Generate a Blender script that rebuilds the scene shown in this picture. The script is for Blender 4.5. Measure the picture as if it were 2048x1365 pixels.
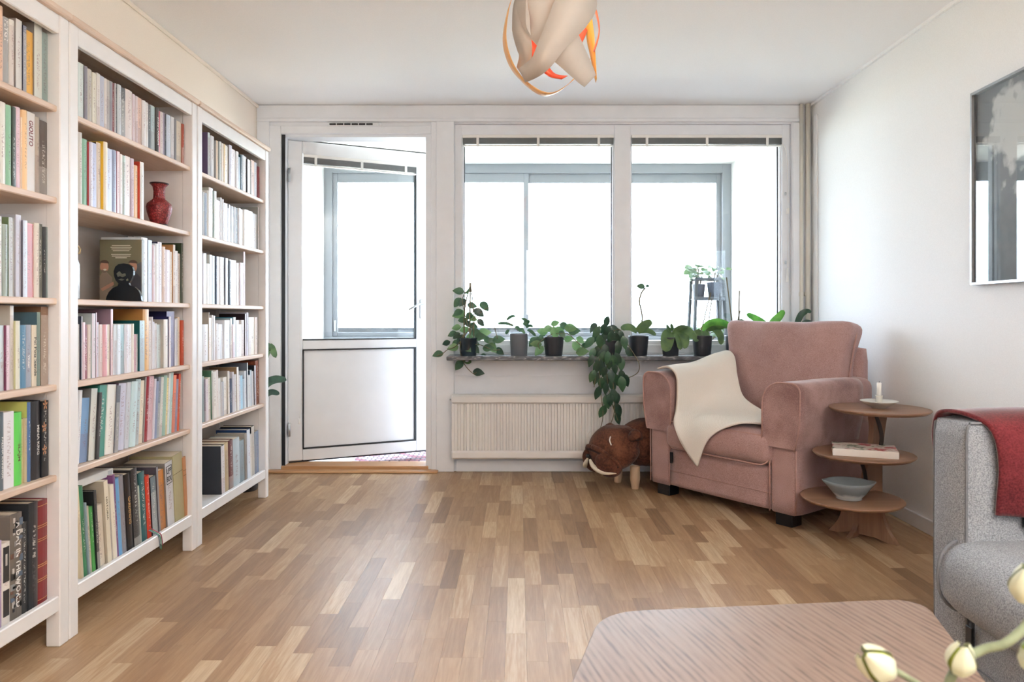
import bpy, bmesh, math, random
from mathutils import Vector, Matrix, Euler
for _o in list(bpy.data.objects): bpy.data.objects.remove(_o)
SC = bpy.context.scene
COL = SC.collection
RND = random.Random(7)

# ------------------------------------------------------------------ camera
F, CX, CY, CH = 1440.0, 1036.0, 632.0, 1.04      # focal length and principal point of the 2048x1365 photograph, eye height
cd = bpy.data.cameras.new('camera'); cam = bpy.data.objects.new('camera', cd); COL.objects.link(cam)
cd.sensor_width = 36.0; cd.lens = F / 2048 * 36.0
cd.shift_x = (1024 - CX) / 2048; cd.shift_y = (CY - 682.5) / 2048
cd.clip_start = 0.05; cd.clip_end = 400
cam.location = (0, 0, CH); cam.rotation_euler = (math.pi / 2, 0, 0)
cd.dof.use_dof = True; cd.dof.focus_distance = 3.0; cd.dof.aperture_fstop = 5.6
SC.camera = cam
# ------------------------------------------------------------------ world, light, exposure
w = bpy.data.worlds.new('overcast_sky'); SC.world = w; w.use_nodes = True
bg = w.node_tree.nodes['Background']; bg.inputs[0].default_value = (0.84, 0.95, 1.12, 1); bg.inputs[1].default_value = 14.5
def portal(name, loc, rot, sx, sy):
    l = bpy.data.lights.new(name, 'AREA'); l.shape = 'RECTANGLE'; l.size = sx; l.size_y = sy
    l.cycles.is_portal = True
    o = bpy.data.objects.new(name, l); COL.objects.link(o); o.location = loc; o.rotation_euler = rot
portal('sky_portal', (0.09, 6.80, 1.62), (-math.pi / 2, 0, 0), 3.8, 1.75)
portal('fill_window_portal', (0.1, -2.32, 1.57), (math.pi / 2, 0, 0), .9, 1.35)  # sky light through the added rear window
SC.view_settings.view_transform = 'Standard'; SC.view_settings.look = 'None'
SC.view_settings.exposure = 0.46; SC.view_settings.gamma = 1.0; SC.view_settings.use_curve_mapping = False
SC.cycles.max_bounces = 12; SC.cycles.diffuse_bounces = 6; SC.cycles.transparent_max_bounces = 16
SC.cycles.caustics_reflective = False; SC.cycles.caustics_refractive = False

# ------------------------------------------------------------------ helpers
def lin(h):
    h = h.lstrip('#'); out = []
    for i in (0, 2, 4):
        c = int(h[i:i+2], 16) / 255
        out.append(c / 12.92 if c <= 0.04045 else ((c + 0.055) / 1.055) ** 2.4)
    return tuple(out)
def at(px, py, Y): return Vector(((px - CX) * Y / F, Y, CH + (CY - py) * Y / F))
class NT:
    def __init__(s, name):
        s.m = bpy.data.materials.new(name); s.m.use_nodes = True; s.t = s.m.node_tree
        s.b = s.t.nodes['Principled BSDF']; s.out = s.t.nodes['Material Output']
    def n(s, typ, **kw):
        nd = s.t.nodes.new(typ)
        for k, v in kw.items():
            if k.startswith('i_'): 
                key = k[2:]; key = int(key) if key.isdigit() else key
                nd.inputs[key].default_value = v
            else: setattr(nd, k, v)
        return nd
    def l(s, a, b): s.t.links.new(a, b)
    def bump(s, h, strength, dist=0.002):
        b = s.n('ShaderNodeBump', i_Strength=strength, i_Distance=dist); s.l(h, b.inputs['Height']); s.l(b.outputs[0], s.b.inputs['Normal'])
    def coords(s, kind='Object', scale=(1, 1, 1), rot=(0, 0, 0)):
        tc = s.n('ShaderNodeTexCoord'); mp = s.n('ShaderNodeMapping'); mp.inputs['Scale'].default_value = scale; mp.inputs['Rotation'].default_value = rot
        s.l(tc.outputs[kind], mp.inputs[0]); return mp.outputs[0]
    def ramp(s, fac, stops):
        r = s.n('ShaderNodeValToRGB'); el = r.color_ramp.elements
        while len(el) < len(stops): el.new(0.5)
        for e, (p, c) in zip(el, stops): e.position = p; e.color = (*c, 1)
        s.l(fac, r.inputs[0]); return r.outputs[0]
def paint(name, col, rough=0.5, noise=0.0, nscale=30, bump=0.0, bscale=200, metallic=0.0, kind='Object', spec=0.5):
    g = NT(name); c = lin(col) if isinstance(col, str) else col
    g.b.inputs['Base Color'].default_value = (*c, 1); g.b.inputs['Roughness'].default_value = rough; g.b.inputs['Metallic'].default_value = metallic
    g.b.inputs['Specular IOR Level'].default_value = spec
    co = g.coords(kind)
    tx = g.n('ShaderNodeTexNoise', i_Scale=nscale, i_Detail=4.0); g.l(co, tx.inputs['Vector'])
    d = max(noise, 0.02)
    g.l(g.ramp(tx.outputs[0], [(0.3, tuple(x * (1 - d) for x in c)), (0.7, tuple(min(1, x * (1 + d)) for x in c))]), g.b.inputs['Base Color'])
    if bump:
        t2 = g.n('ShaderNodeTexNoise', i_Scale=bscale, i_Detail=3.0); g.l(co, t2.inputs['Vector']); g.bump(t2.outputs[0], bump)
    return g.m
def fabric(name, col, col2, scale=350, rough=0.9, sheen=0.3, mott=0.35, mscale=9):
    g = NT(name); co = g.coords('Object')
    n1 = g.n('ShaderNodeTexNoise', i_Scale=scale, i_Detail=2.0); g.l(co, n1.inputs['Vector'])
    n2 = g.n('ShaderNodeTexNoise', i_Scale=mscale, i_Detail=3.0); g.l(co, n2.inputs['Vector'])
    mx = g.n('ShaderNodeMix'); mx.inputs[0].default_value = mott; g.l(n1.outputs[0], mx.inputs[2]); g.l(n2.outputs[0], mx.inputs[3])
    g.l(g.ramp(mx.outputs[0], [(0.36, lin(col2)), (0.62, lin(col))]), g.b.inputs['Base Color'])
    g.b.inputs['Roughness'].default_value = rough; g.b.inputs['Specular IOR Level'].default_value = 0.2
    g.b.inputs['Sheen Weight'].default_value = sheen; g.b.inputs['Sheen Roughness'].default_value = 0.4
    g.bump(n1.outputs[0], 0.35, 0.001)
    return g.m
def wood(name, c1, c2, axis='Y', scale=1.0, rough=0.42, dark=None, contrast=(0.35, 0.68), fine=0.5):
    g = NT(name); st = {'X': (0.06, 1, 1), 'Y': (1, 0.06, 1), 'Z': (1, 1, 0.06)}[axis]
    co = g.coords('Object', tuple(s * scale for s in st))
    nz = g.n('ShaderNodeTexNoise', i_Scale=9.0, i_Detail=6.0, i_Distortion=1.6); g.l(co, nz.inputs['Vector'])
    fi = g.n('ShaderNodeTexNoise', i_Scale=130.0, i_Detail=3.0); g.l(co, fi.inputs['Vector'])
    mx = g.n('ShaderNodeMix'); mx.inputs[0].default_value = fine * 0.5; g.l(nz.outputs[0], mx.inputs[2]); g.l(fi.outputs[0], mx.inputs[3])
    stops = [(contrast[0], lin(c2)), (contrast[1], lin(c1))]
    if dark: stops = [(contrast[0] - 0.1, lin(dark))] + stops
    g.l(g.ramp(mx.outputs[0], stops), g.b.inputs['Base Color'])
    g.b.inputs['Roughness'].default_value = rough; g.bump(fi.outputs[0], 0.12, 0.0006)
    return g.m

def mesh(name, v, f, smooth=False):
    me = bpy.data.meshes.new(name); me.from_pydata([tuple(p) for p in v], [], f); me.update()
    if smooth: me.polygons.foreach_set('use_smooth', [True] * len(me.polygons))
    return me
class MB:
    """collects shapes into one mesh"""
    def __init__(s): s.v, s.f, s.mi, s.sm = [], [], [], []
    def add(s, v, f, mi=0, sm=False, M=None):
        k = len(s.v); s.v += [(M @ Vector(p)) if M else Vector(p) for p in v]
        s.f += [tuple(i + k for i in q) for q in f]; s.mi += [mi] * len(f); s.sm += [sm] * len(f); return s
    def box(s, x0, x1, y0, y1, z0, z1, mi=0, M=None, b=0.0):
        if b > 0:
            v, f = chamfer(x0, x1, y0, y1, z0, z1, b)
        else:
            v = [(x, y, z) for x in (x0, x1) for y in (y0, y1) for z in (z0, z1)]
            f = [(0, 1, 3, 2), (4, 6, 7, 5), (0, 4, 5, 1), (2, 3, 7, 6), (0, 2, 6, 4), (1, 5, 7, 3)]
        return s.add(v, f, mi, False, M)
    def tube(s, pts, r, n=8, mi=0, cap=True, M=None, closed=False):
        pts = [Vector(p) for p in pts]; rs = r if isinstance(r, (list, tuple)) else [r] * len(pts)
        v, f = [], []; m = len(pts); up = None
        for i, p in enumerate(pts):
            if closed: t = pts[(i + 1) % m] - pts[i - 1]
            else: t = (pts[min(i + 1, m - 1)] - pts[max(i - 1, 0)])
            t = t.normalized() if t.length > 1e-9 else Vector((0, 0, 1))
            if up is None: up = Vector((0, 0, 1)) if abs(t.z) < 0.9 else Vector((1, 0, 0))
            a = (up - t * up.dot(t)).normalized(); up = a; c = t.cross(a)
            for k in range(n):
                an = 2 * math.pi * k / n; v.append(p + (a * math.cos(an) + c * math.sin(an)) * rs[i])
        for i in range(m if closed else m - 1):
            j = (i + 1) % m
            for k in range(n): f.append((i * n + k, i * n + (k + 1) % n, j * n + (k + 1) % n, j * n + k))
        if cap and not closed: f += [tuple(range(n - 1, -1, -1)), tuple((m - 1) * n + k for k in range(n))]
        return s.add(v, f, mi, True, M)
    def lathe(s, prof, n=32, mi=0, M=None, sm=True):
        v, f = [], []; m = len(prof)
        for r, z in prof:
            for k in range(n): a = 2 * math.pi * k / n; v.append((r * math.cos(a), r * math.sin(a), z))
        for i in range(m - 1):
            for k in range(n): f.append((i * n + k, i * n + (k + 1) % n, (i + 1) * n + (k + 1) % n, (i + 1) * n + k))
        return s.add(v, f, mi, sm, M)
    def prism(s, poly, h0, h1, mi=0, M=None, sm=False):
        n = len(poly); v = [(x, y, h0) for x, y in poly] + [(x, y, h1) for x, y in poly]
        f = [tuple(range(n - 1, -1, -1)), tuple(range(n, 2 * n))] + [(k, (k + 1) % n, n + (k + 1) % n, n + k) for k in range(n)]
        return s.add(v, f, mi, sm, M)
    def build(s, name, mats, parent=None, loc=None, rot=None):
        me = bpy.data.meshes.new(name); me.from_pydata([tuple(p) for p in s.v], [], s.f); me.update()
        mats = mats if isinstance(mats, (list, tuple)) else [mats]
        for m in mats: me.materials.append(m)
        me.polygons.foreach_set('material_index', s.mi); me.polygons.foreach_set('use_smooth', s.sm)
        return link(name, me, parent, loc, rot)
def chamfer(x0, x1, y0, y1, z0, z1, b):
    bm = bmesh.new(); bmesh.ops.create_cube(bm, size=1.0)
    for q in bm.verts: q.co = Vector((x0 + (q.co.x + .5) * (x1 - x0), y0 + (q.co.y + .5) * (y1 - y0), z0 + (q.co.z + .5) * (z1 - z0)))
    b = min(b, .45 * min(x1 - x0, y1 - y0, z1 - z0))
    bmesh.ops.bevel(bm, geom=list(bm.edges), offset=b, segments=1, affect='EDGES')
    bm.verts.index_update(); v = [q.co.copy() for q in bm.verts]; f = [tuple(q.index for q in p.verts) for p in bm.faces]; bm.free(); return v, f
def link(name, data, parent=None, loc=None, rot=None):
    o = bpy.data.objects.new(name, data); COL.objects.link(o)
    if parent is not None: o.parent = parent
    if loc is not None: o.location = loc
    if rot is not None: o.rotation_euler = rot
    return o
def tag(o, label, cat, group=None, kind=None):
    if label: o['label'] = label
    if cat: o['category'] = cat
    if group: o['group'] = group
    if kind: o['kind'] = kind
    return o
def thing(name, label, cat, loc=(0, 0, 0), rz=0.0, group=None):
    return tag(link(name, None, None, loc, (0, 0, rz)), label, cat, group)
def struct(o): o['kind'] = 'structure'; return o
def setmat(me, *ms):
    for m in ms: me.materials.append(m)
    return me
def rbox(x0, x1, y0, y1, z0, z1, r=0.03, n=8, puff=(0, 0, 0), M=None, fn=None):
    """rounded soft box: verts, faces. puff bulges each pair of faces outward in the middle"""
    c = Vector(((x0 + x1) / 2, (y0 + y1) / 2, (z0 + z1) / 2)); h = Vector(((x1 - x0) / 2, (y1 - y0) / 2, (z1 - z0) / 2))
    r = min(r, h.x, h.y, h.z); idx = {}; v = []; f = []
    def vid(i, j, k):
        key = (i, j, k)
        if key in idx: return idx[key]
        g = []
        for q, hh in zip(key, h):      # denser samples near the edges
            t = 2 * q / n - 1; e = 1 - r / hh
            g.append(math.copysign(abs(t) ** 0.75, t) * hh)
        p = Vector(g); core = Vector([max(-hh + r, min(hh - r, a)) for a, hh in zip(p, h)])
        d = p - core
        if d.length > 1e-9: p = core + d.normalized() * r
        u = Vector((p.x / h.x, p.y / h.y, p.z / h.z))
        fx, fy, fz = [max(0, 1 - a * a) for a in u]
        p = p + Vector((puff[0] * u.x * fy * fz, puff[1] * u.y * fx * fz, puff[2] * u.z * fx * fy))
        p = p + c
        if fn: p = fn(p)
        idx[key] = len(v); v.append((M @ p) if M else p); return idx[key]
    for a in range(n):
        for b in range(n):
            f += [(vid(0, a, b), vid(0, a, b + 1), vid(0, a + 1, b + 1), vid(0, a + 1, b)), (vid(n, a, b), vid(n, a + 1, b), vid(n, a + 1, b + 1), vid(n, a, b + 1)),
                  (vid(a, 0, b), vid(a + 1, 0, b), vid(a + 1, 0, b + 1), vid(a, 0, b + 1)), (vid(a, n, b), vid(a, n, b + 1), vid(a + 1, n, b + 1), vid(a + 1, n, b)),
                  (vid(a, b, 0), vid(a, b + 1, 0), vid(a + 1, b + 1, 0), vid(a + 1, b, 0)), (vid(a, b, n), vid(a + 1, b, n), vid(a + 1, b + 1, n), vid(a, b + 1, n))]
    return v, f
def soft(name, mat, parent, *a, **k):
    v, f = rbox(*a, **k); return link(name, setmat(mesh(name, v, f, True), mat), parent)
def cat_rom(p0, p1, p2, p3, t):
    return 0.5 * ((2 * p1) + (-p0 + p2) * t + (2 * p0 - 5 * p1 + 4 * p2 - p3) * t * t + (-p0 + 3 * p1 - 3 * p2 + p3) * t ** 3)
def spline(pts, k=6):
    pts = [Vector(p) for p in pts]; out = []; m = len(pts)
    for i in range(m - 1):
        q = [pts[max(i - 1, 0)], pts[i], pts[i + 1], pts[min(i + 2, m - 1)]]
        out += [cat_rom(*q, t / k) for t in range(k)]
    return out + [pts[-1]]
def net(rows, k=6, fn=None):
    """smooth grid surface through a net of control points"""
    cols = [spline(r, k) for r in rows]; nu = len(cols[0])
    lines = [spline([c[j] for c in cols], k) for j in range(nu)]     # along u
    v = []; m = len(lines[0])
    for j in range(nu): v += lines[j]
    if fn: v = [fn(p, (i % m) / (m - 1), (i // m) / (nu - 1)) for i, p in enumerate(v)]
    f = [(j * m + i, j * m + i + 1, (j + 1) * m + i + 1, (j + 1) * m + i) for j in range(nu - 1) for i in range(m - 1)]
    return v, f
_txt = {}
def text_mesh(s, bold=False):
    """flat lettering, one unit high, starting at the origin"""
    if s in _txt: return _txt[s]
    cu = bpy.data.curves.new('lettering', 'FONT'); cu.body = s; cu.size = 1.0; cu.resolution_u = 2; cu.extrude = 0.0
    if bold: cu.offset = 0.02
    o = bpy.data.objects.new('lettering', cu); COL.objects.link(o); dg = bpy.context.evaluated_depsgraph_get()
    me = bpy.data.meshes.new_from_object(o.evaluated_get(dg)); bpy.data.objects.remove(o); _txt[s] = me; return me
TITLES = ['FLYGT', 'GIOLITO', 'SLAJM', 'MINA KRIG', 'Pol Pots leende', 'A DAY IN THE WORLD', 'GARDENING', 'UPP', 'BOK', 'HISTORIA', 'STIEG LARSSON', 'FALLNA KVINNOR', 'Vinter']
for _t in TITLES: text_mesh(_t, True)

# ------------------------------------------------------------------ materials of the room
M = {}
M['wall'] = paint('linen_wallpaper', 'efefee', 0.85, 0.03, 260, 0.25, 420)
M['wall_warm'] = paint('cream_wallpaper', 'f3e7da', 0.85, 0.03, 260, 0.25, 420)
M['ceil'] = paint('stippled_ceiling_paint', 'f6f5f5', 0.9, 0.02, 160, 0.3, 260)
M['white'] = paint('white_gloss_paint', 'e9ebef', 0.35, 0.015, 12)
M['door'] = paint('white_door_paint', 'e7e8ea', 0.3, 0.015, 8)
M['bal'] = paint('balcony_white_render', 'dad9d7', 0.9, 0.03, 60, 0.2, 200)
M['alu'] = paint('grey_window_metal', '868a8e', 0.45, 0.03, 20)
M['black'] = paint('black_rubber', '17181b', 0.5, 0.05, 40)
M['oak'] = wood('oak_threshold', 'c39a70', 'a87b50', 'X', 2.0)
M['steel'] = paint('brushed_steel', 'b9bbbd', 0.3, 0.05, 60, metallic=1.0)
M['plastic'] = paint('clear_white_plastic', 'eceae6', 0.3, 0.02, 30)
def glass(name, refl=1.0, tint=(0.97, 0.985, 0.985), ior=1.5):
    g = NT(name); t = g.t; t.nodes.remove(g.b)
    tr = g.n('ShaderNodeBsdfTransparent'); tr.inputs[0].default_value = (*tint, 1)
    gl = g.n('ShaderNodeBsdfGlossy'); gl.inputs['Roughness'].default_value = 0.0
    f0 = ((ior - 1) / (ior + 1)) ** 2; lw = g.n('ShaderNodeLayerWeight'); p5 = g.n('ShaderNodeMath', operation='POWER'); p5.inputs[1].default_value = 5.0; g.l(lw.outputs['Facing'], p5.inputs[0])
    mu = g.n('ShaderNodeMath', operation='MULTIPLY_ADD'); mu.inputs[1].default_value = (1 - f0) * refl; mu.inputs[2].default_value = f0 * refl; g.l(p5.outputs[0], mu.inputs[0])
    mx = g.n('ShaderNodeMixShader'); g.l(mu.outputs[0], mx.inputs[0]); g.l(tr.outputs[0], mx.inputs[1]); g.l(gl.outputs[0], mx.inputs[2]); g.l(mx.outputs[0], g.out.inputs[0])
    return g.m
M['glass'] = glass('window_glass')
M['glass_pic'] = glass('picture_glass', 1.0, ior=1.75)
# ------------------------------------------------------------------ room shell
XL, XR, YB, YN, ZC = -1.742, 1.96, 4.816, -2.2, 2.45
WY = 4.96                                        # outer face of the window wall
DX0, DX1, DZ = -1.585, -0.600, 2.257             # door opening
WX0, WX1, WZ0, WZ1 = -0.425, 1.825, 0.79, 2.325  # window opening
struct(MB().box(XL - .12, XL, YN - .12, WY, 0, ZC).build('wall_west', M['wall_warm']))
struct(MB().box(XR, XR + .12, YN - .12, WY, 0, ZC).build('wall_east', M['wall']))
RX0, RX1, RZ0, RZ1 = -.25, .45, 1.0, 2.2      # unseen window added in the wall behind the viewpoint, for fill light
struct(MB().box(XL - .12, RX0, YN - .12, YN, 0, ZC).box(RX1, XR + .12, YN - .12, YN, 0, ZC).box(RX0, RX1, YN - .12, YN, 0, RZ0).box(RX0, RX1, YN - .12, YN, RZ1, ZC).build('wall_south', M['wall_warm']))
q = MB().box(RX0, RX0 + .06, YN - .1, YN - .02, RZ0, RZ1).box(RX1 - .06, RX1, YN - .1, YN - .02, RZ0, RZ1).box(RX0, RX1, YN - .1, YN - .02, RZ0, RZ0 + .06).box(RX0, RX1, YN - .1, YN - .02, RZ1 - .06, RZ1).box(.06, .14, YN - .1, YN - .02, RZ0, RZ1)
W3 = struct(q.build('fill_window', M['white']))
for a, b in ((RX0 + .06, .06), (.14, RX1 - .06)): MB().box(a, b, YN - .06, YN - .056, RZ0 + .06, RZ1 - .06).build('pane', M['glass'], W3)
wb = MB()
wb.box(XL, XR, YB, WY, WZ1, ZC); wb.box(XL, DX0, YB, WY, 0, WZ1); wb.box(DX1, WX0, YB, WY, 0, WZ1); wb.box(WX1, XR, YB, WY, 0, WZ1)
wb.box(WX0, WX1, YB, WY, 0, WZ0); wb.box(DX0, DX1, YB, WY, DZ, WZ1)
struct(wb.build('wall_north', M['white']))
struct(MB().box(XL - .12, XR + .12, YN - .12, WY, ZC, ZC + .12).build('ceiling', M['ceil']))
# cornice strips along the side walls and a moulding across the window wall
struct(MB().box(XL, XL + .012, YN, YB, ZC - .022, ZC - .0005, b=.004).build('trim_1', M['wall_warm']))
struct(MB().box(XR - .016, XR, YN, YB, ZC - .016, ZC).build('trim_2', M['ceil']))
struct(MB().box(XL, 1.885, YB - .022, YB, 2.335, 2.36, b=.004).box(XL, 1.885, YB - .012, YB, 2.36, 2.445).build('trim_3', M['white']))
struct(MB().box(XL, XL + .085, YB - .018, YB, 0, 2.335, b=.003).build('trim_4', M['white']))
struct(MB().box(DX1 + .055, WX0 + .0, YB - .026, YB, 0, 2.335, b=.004).box(DX1 + .02, DX1 + .055, YB - .014, YB, 0, 2.335, b=.003).build('trim_5', M['white']))
struct(MB().box(WX1, WX1 + .075, YB - .022, YB, 0, 2.335, b=.01).build('trim_6', M['white']))
struct(MB().box(DX0 - .075, DX0, YB - .010, YB, 0, 2.31, b=.003).box(DX0 + .0005, DX1 + .02, YB - .009, YB, DZ, 2.31, b=.003).build('trim_7', M['white']))
struct(MB().box(WX0, WX1, YB - .006, YB, .64, .755).box(WX0, WX1, YB - .012, YB, .632, .642).build('trim_8', M['white']))
struct(MB().box(XR - .013, XR, YN, YB - .01, 0, .072, b=.003).build('baseboard_east', M['white']))
struct(MB().box(XL, XL + .013, YN, YB - .02, 0, .072, b=.003).build('baseboard_west', M['white']))
struct(MB().box(WX0 + .01, WX1, YB - .016, YB, 0, .078, b=.003).build('baseboard_north', M['white']))

# ------------------------------------------------------------------ parquet floor: every stave in view is a piece of its own
def floor_mat():
    g = NT('oak_parquet')
    ge = g.n('ShaderNodeNewGeometry'); a = g.n('ShaderNodeAttribute'); a.attribute_name = 'tint'
    sep = g.n('ShaderNodeSeparateColor'); g.l(a.outputs['Color'], sep.inputs[0])
    cmb = g.n('ShaderNodeCombineXYZ'); mu = g.n('ShaderNodeMath', operation='MULTIPLY'); mu.inputs[1].default_value = 37.0; g.l(sep.outputs[1], mu.inputs[0])
    g.l(mu.outputs[0], cmb.inputs[0]); g.l(mu.outputs[0], cmb.inputs[1]); g.l(mu.outputs[0], cmb.inputs[2])
    ad = g.n('ShaderNodeVectorMath', operation='ADD'); g.l(ge.outputs['Position'], ad.inputs[0]); g.l(cmb.outputs[0], ad.inputs[1])
    mp = g.n('ShaderNodeMapping'); mp.inputs['Scale'].default_value = (1, 0.07, 1); g.l(ad.outputs[0], mp.inputs[0])
    big = g.n('ShaderNodeTexNoise', i_Scale=16.0, i_Detail=2.0, i_Distortion=0.6); g.l(mp.outputs[0], big.inputs['Vector'])
    ring = g.n('ShaderNodeMath', operation='MULTIPLY'); ring.inputs[1].default_value = 34.0; g.l(big.outputs[0], ring.inputs[0])
    sn = g.n('ShaderNodeMath', operation='SINE'); g.l(ring.outputs[0], sn.inputs[0])
    fine = g.n('ShaderNodeTexNoise', i_Scale=190.0, i_Detail=3.0); g.l(mp.outputs[0], fine.inputs['Vector'])
    m1 = g.n('ShaderNodeMath', operation='MULTIPLY_ADD'); m1.inputs[1].default_value = 0.05; m1.inputs[2].default_value = 0.12; g.l(sn.outputs[0], m1.inputs[0])
    m2 = g.n('ShaderNodeMath', operation='MULTIPLY_ADD'); m2.inputs[1].default_value = 0.30; g.l(fine.outputs[0], m2.inputs[0]); g.l(m1.outputs[0], m2.inputs[2])
    m3 = g.n('ShaderNodeMath', operation='MULTIPLY_ADD'); m3.inputs[1].default_value = 0.62; g.l(sep.outputs[0], m3.inputs[0]); g.l(m2.outputs[0], m3.inputs[2])
    col = g.ramp(m3.outputs[0], [(0.12, lin('705640')), (0.45, lin('947456')), (0.7, lin('ac8e6d')), (0.95, lin('cdb798'))])
    g.l(col, g.b.inputs['Base Color']); g.b.inputs['Roughness'].default_value = 0.40; g.b.inputs['Specular IOR Level'].default_value = 0.35
    g.bump(fine.outputs[0], 0.05, 0.0005)
    return g.m
M['floor'] = floor_mat()
FL = struct(MB().box(XL - .12, XR + .12, YN - .12, WY, -.06, -.012).build('floor', M['oak']))
staves = []; SW = .0655; rf = random.Random(3)
x = XL
while x < XR - 1e-6:
    x1 = min(x + SW, XR); y = YN - rf.uniform(0, .4)
    while y < YB:
        L = rf.uniform(.26, .52); y1 = y + L
        if y1 > YN: staves.append((x, x1, max(y, YN), min(y1, YB + .0), rf.gauss(.5, .2), rf.random()))
        y = y1
    x = x1
def in_view(s):
    cx, cy = (s[0] + s[1]) / 2, (s[2] + s[3]) / 2
    if s[3] < 2.03: return 0
    px = CX + F * cx / cy; area = (s[1] - s[0]) * (s[3] - s[2]) * F * F * CH / cy ** 3
    if cy < 2.03: area *= .4
    if px < -20 or px > 1895: return 0
    if cx < -1.437 and 1.39 < cy < 4.15: return 0                      # under the bookcases
    if cx > .15 and cy < 2.35 and .12 < cx / cy * F / 700: area *= .05 # behind the coffee table
    if cx > 1.2 and cy > 3.5: area *= .1
    return area
rank = sorted(range(len(staves)), key=lambda i: -in_view(staves[i])); top = set(i for i in rank[:300] if in_view(staves[i]) > 0)
def stave_geo(s):
    g = .0001; c = .0002
    x0, x1, y0, y1 = s[0] + g, s[1] - g, s[2] + g, s[3] - g
    v = [(x0, y0, -.012), (x1, y0, -.012), (x1, y1, -.012), (x0, y1, -.012), (x0, y0, -c), (x1, y0, -c), (x1, y1, -c), (x0, y1, -c), (x0 + c, y0 + c, 0), (x1 - c, y0 + c, 0), (x1 - c, y1 - c, 0), (x0 + c, y1 - c, 0)]
    f = [(0, 1, 5, 4), (1, 2, 6, 5), (2, 3, 7, 6), (3, 0, 4, 7), (4, 5, 9, 8), (5, 6, 10, 9), (6, 7, 11, 10), (7, 4, 8, 11), (8, 9, 10, 11)]
    return v, f
def tint(me, cols):
    a = me.attributes.new('tint', 'FLOAT_COLOR', 'POINT'); a.data.foreach_set('color', cols)
rest_v, rest_f, rest_c = [], [], []
for i, s in enumerate(staves):
    v, f = stave_geo(s); c = [max(0, min(1, s[4])), s[5], 0, 1]
    if i in top:
        cx, cy = (s[0] + s[1]) / 2, (s[2] + s[3]) / 2
        me = mesh('stave', [(p[0] - cx, p[1] - cy, p[2]) for p in v], f); tint(me, c * len(v)); me.materials.append(M['floor'])
        link('stave', me, FL, (cx, cy, 0))
    else:
        k = len(rest_v); rest_v += v; rest_f += [tuple(q + k for q in p) for p in f]; rest_c += c * len(v)
me = mesh('parquet_staves', rest_v, rest_f); tint(me, rest_c); me.materials.append(M['floor'])
o = link('parquet_staves', me, FL); o['kind'] = 'stuff'; o['label'] = 'remaining oak parquet staves further from the eye'

# ------------------------------------------------------------------ window
fr = MB(); y0, y1 = YB + .012, WY - .02
fr.box(WX0, WX0 + .05, y0, y1, WZ0, WZ1, b=.004).box(WX1 - .055, WX1, y0, y1, WZ0, WZ1, b=.004)
fr.box(WX0 + .002, WX1 - .002, y0 + .0015, y1 - .001, WZ1 - .09, WZ1 - .001, b=.003).box(WX0 + .002, WX1 - .002, y0 + .0015, y1 - .001, WZ0 + .001, WZ0 + .055, b=.003)
fr.box(.645, .755, y0 - .004, y1 + .002, WZ0 + .002, WZ1 - .002, b=.004)
W1 = struct(fr.build('window_1', M['white']))
for a, b in ((WX0 + .05, .645), (.755, WX1 - .055)):
    s = MB(); zz0, zz1 = WZ0 + .055, WZ1 - .09; t = .028
    s.box(a, a + t * .35, y0 + .02, y1, zz0, zz1).box(b - t * .35, b, y0 + .02, y1, zz0, zz1).box(a + t * .35, b - t * .35, y0 + .02, y1, zz0, zz0 + t).box(a + t * .35, b - t * .35, y0 + .02, y1, zz1 - .012, zz1)
    s.build('sash', M['white'], W1)
    MB().box(a + t * .35, b - t * .35, y0 + .06, y0 + .064, zz0 + t, zz1 - .012).build('pane', M['glass'], W1)
    g = MB(); e = .006; gy0, gy1 = y0 + .05, y0 + .0595
    g.box(a + t * .35, a + t * .35 + e, gy0, gy1, zz0 + t, zz1 - .012).box(b - t * .35 - e, b - t * .35, gy0, gy1, zz0 + t, zz1 - .012)
    g.build('gasket', M['black'], W1)
    for q in (.1, .5, .9):
        xx = a + (b - a) * q; MB().box(xx - .006, xx + .006, y0 - .008, y0, WZ1 - .082, WZ1 - .07, b=.002).build('blind_bracket', M['plastic'], W1)
# marble sill with its brackets
def marble():
    g = NT('grey_veined_marble'); co = g.coords('Object', (1.5, 6, 6)); n = g.n('ShaderNodeTexNoise', i_Scale=7.0, i_Detail=8.0, i_Distortion=2.5); g.l(co, n.inputs['Vector'])
    g.l(g.ramp(n.outputs[0], [(0.35, lin('3f4145')), (0.55, lin('5d5f63')), (0.68, lin('9a9a9c'))]), g.b.inputs['Base Color']); g.b.inputs['Roughness'].default_value = 0.25; return g.m
SILL_Z = .783
sill = tag(MB().box(WX0 - .03, WX1 + .02, 4.575, YB + .03, SILL_Z - .028, SILL_Z, b=.004).build('marble_shelf', marble()), 'dark grey veined marble window sill slab carrying the plants', 'window sill')
for xx in (-.33, .06, .42, .82, 1.2, 1.55):
    MB().box(xx - .008, xx + .008, 4.63, YB, SILL_Z - .04, SILL_Z - .028).box(xx - .008, xx + .008, YB - .014, YB - .004, SILL_Z - .075, SILL_Z - .028).build('shelf_bracket', M['white'], sill)

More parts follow.
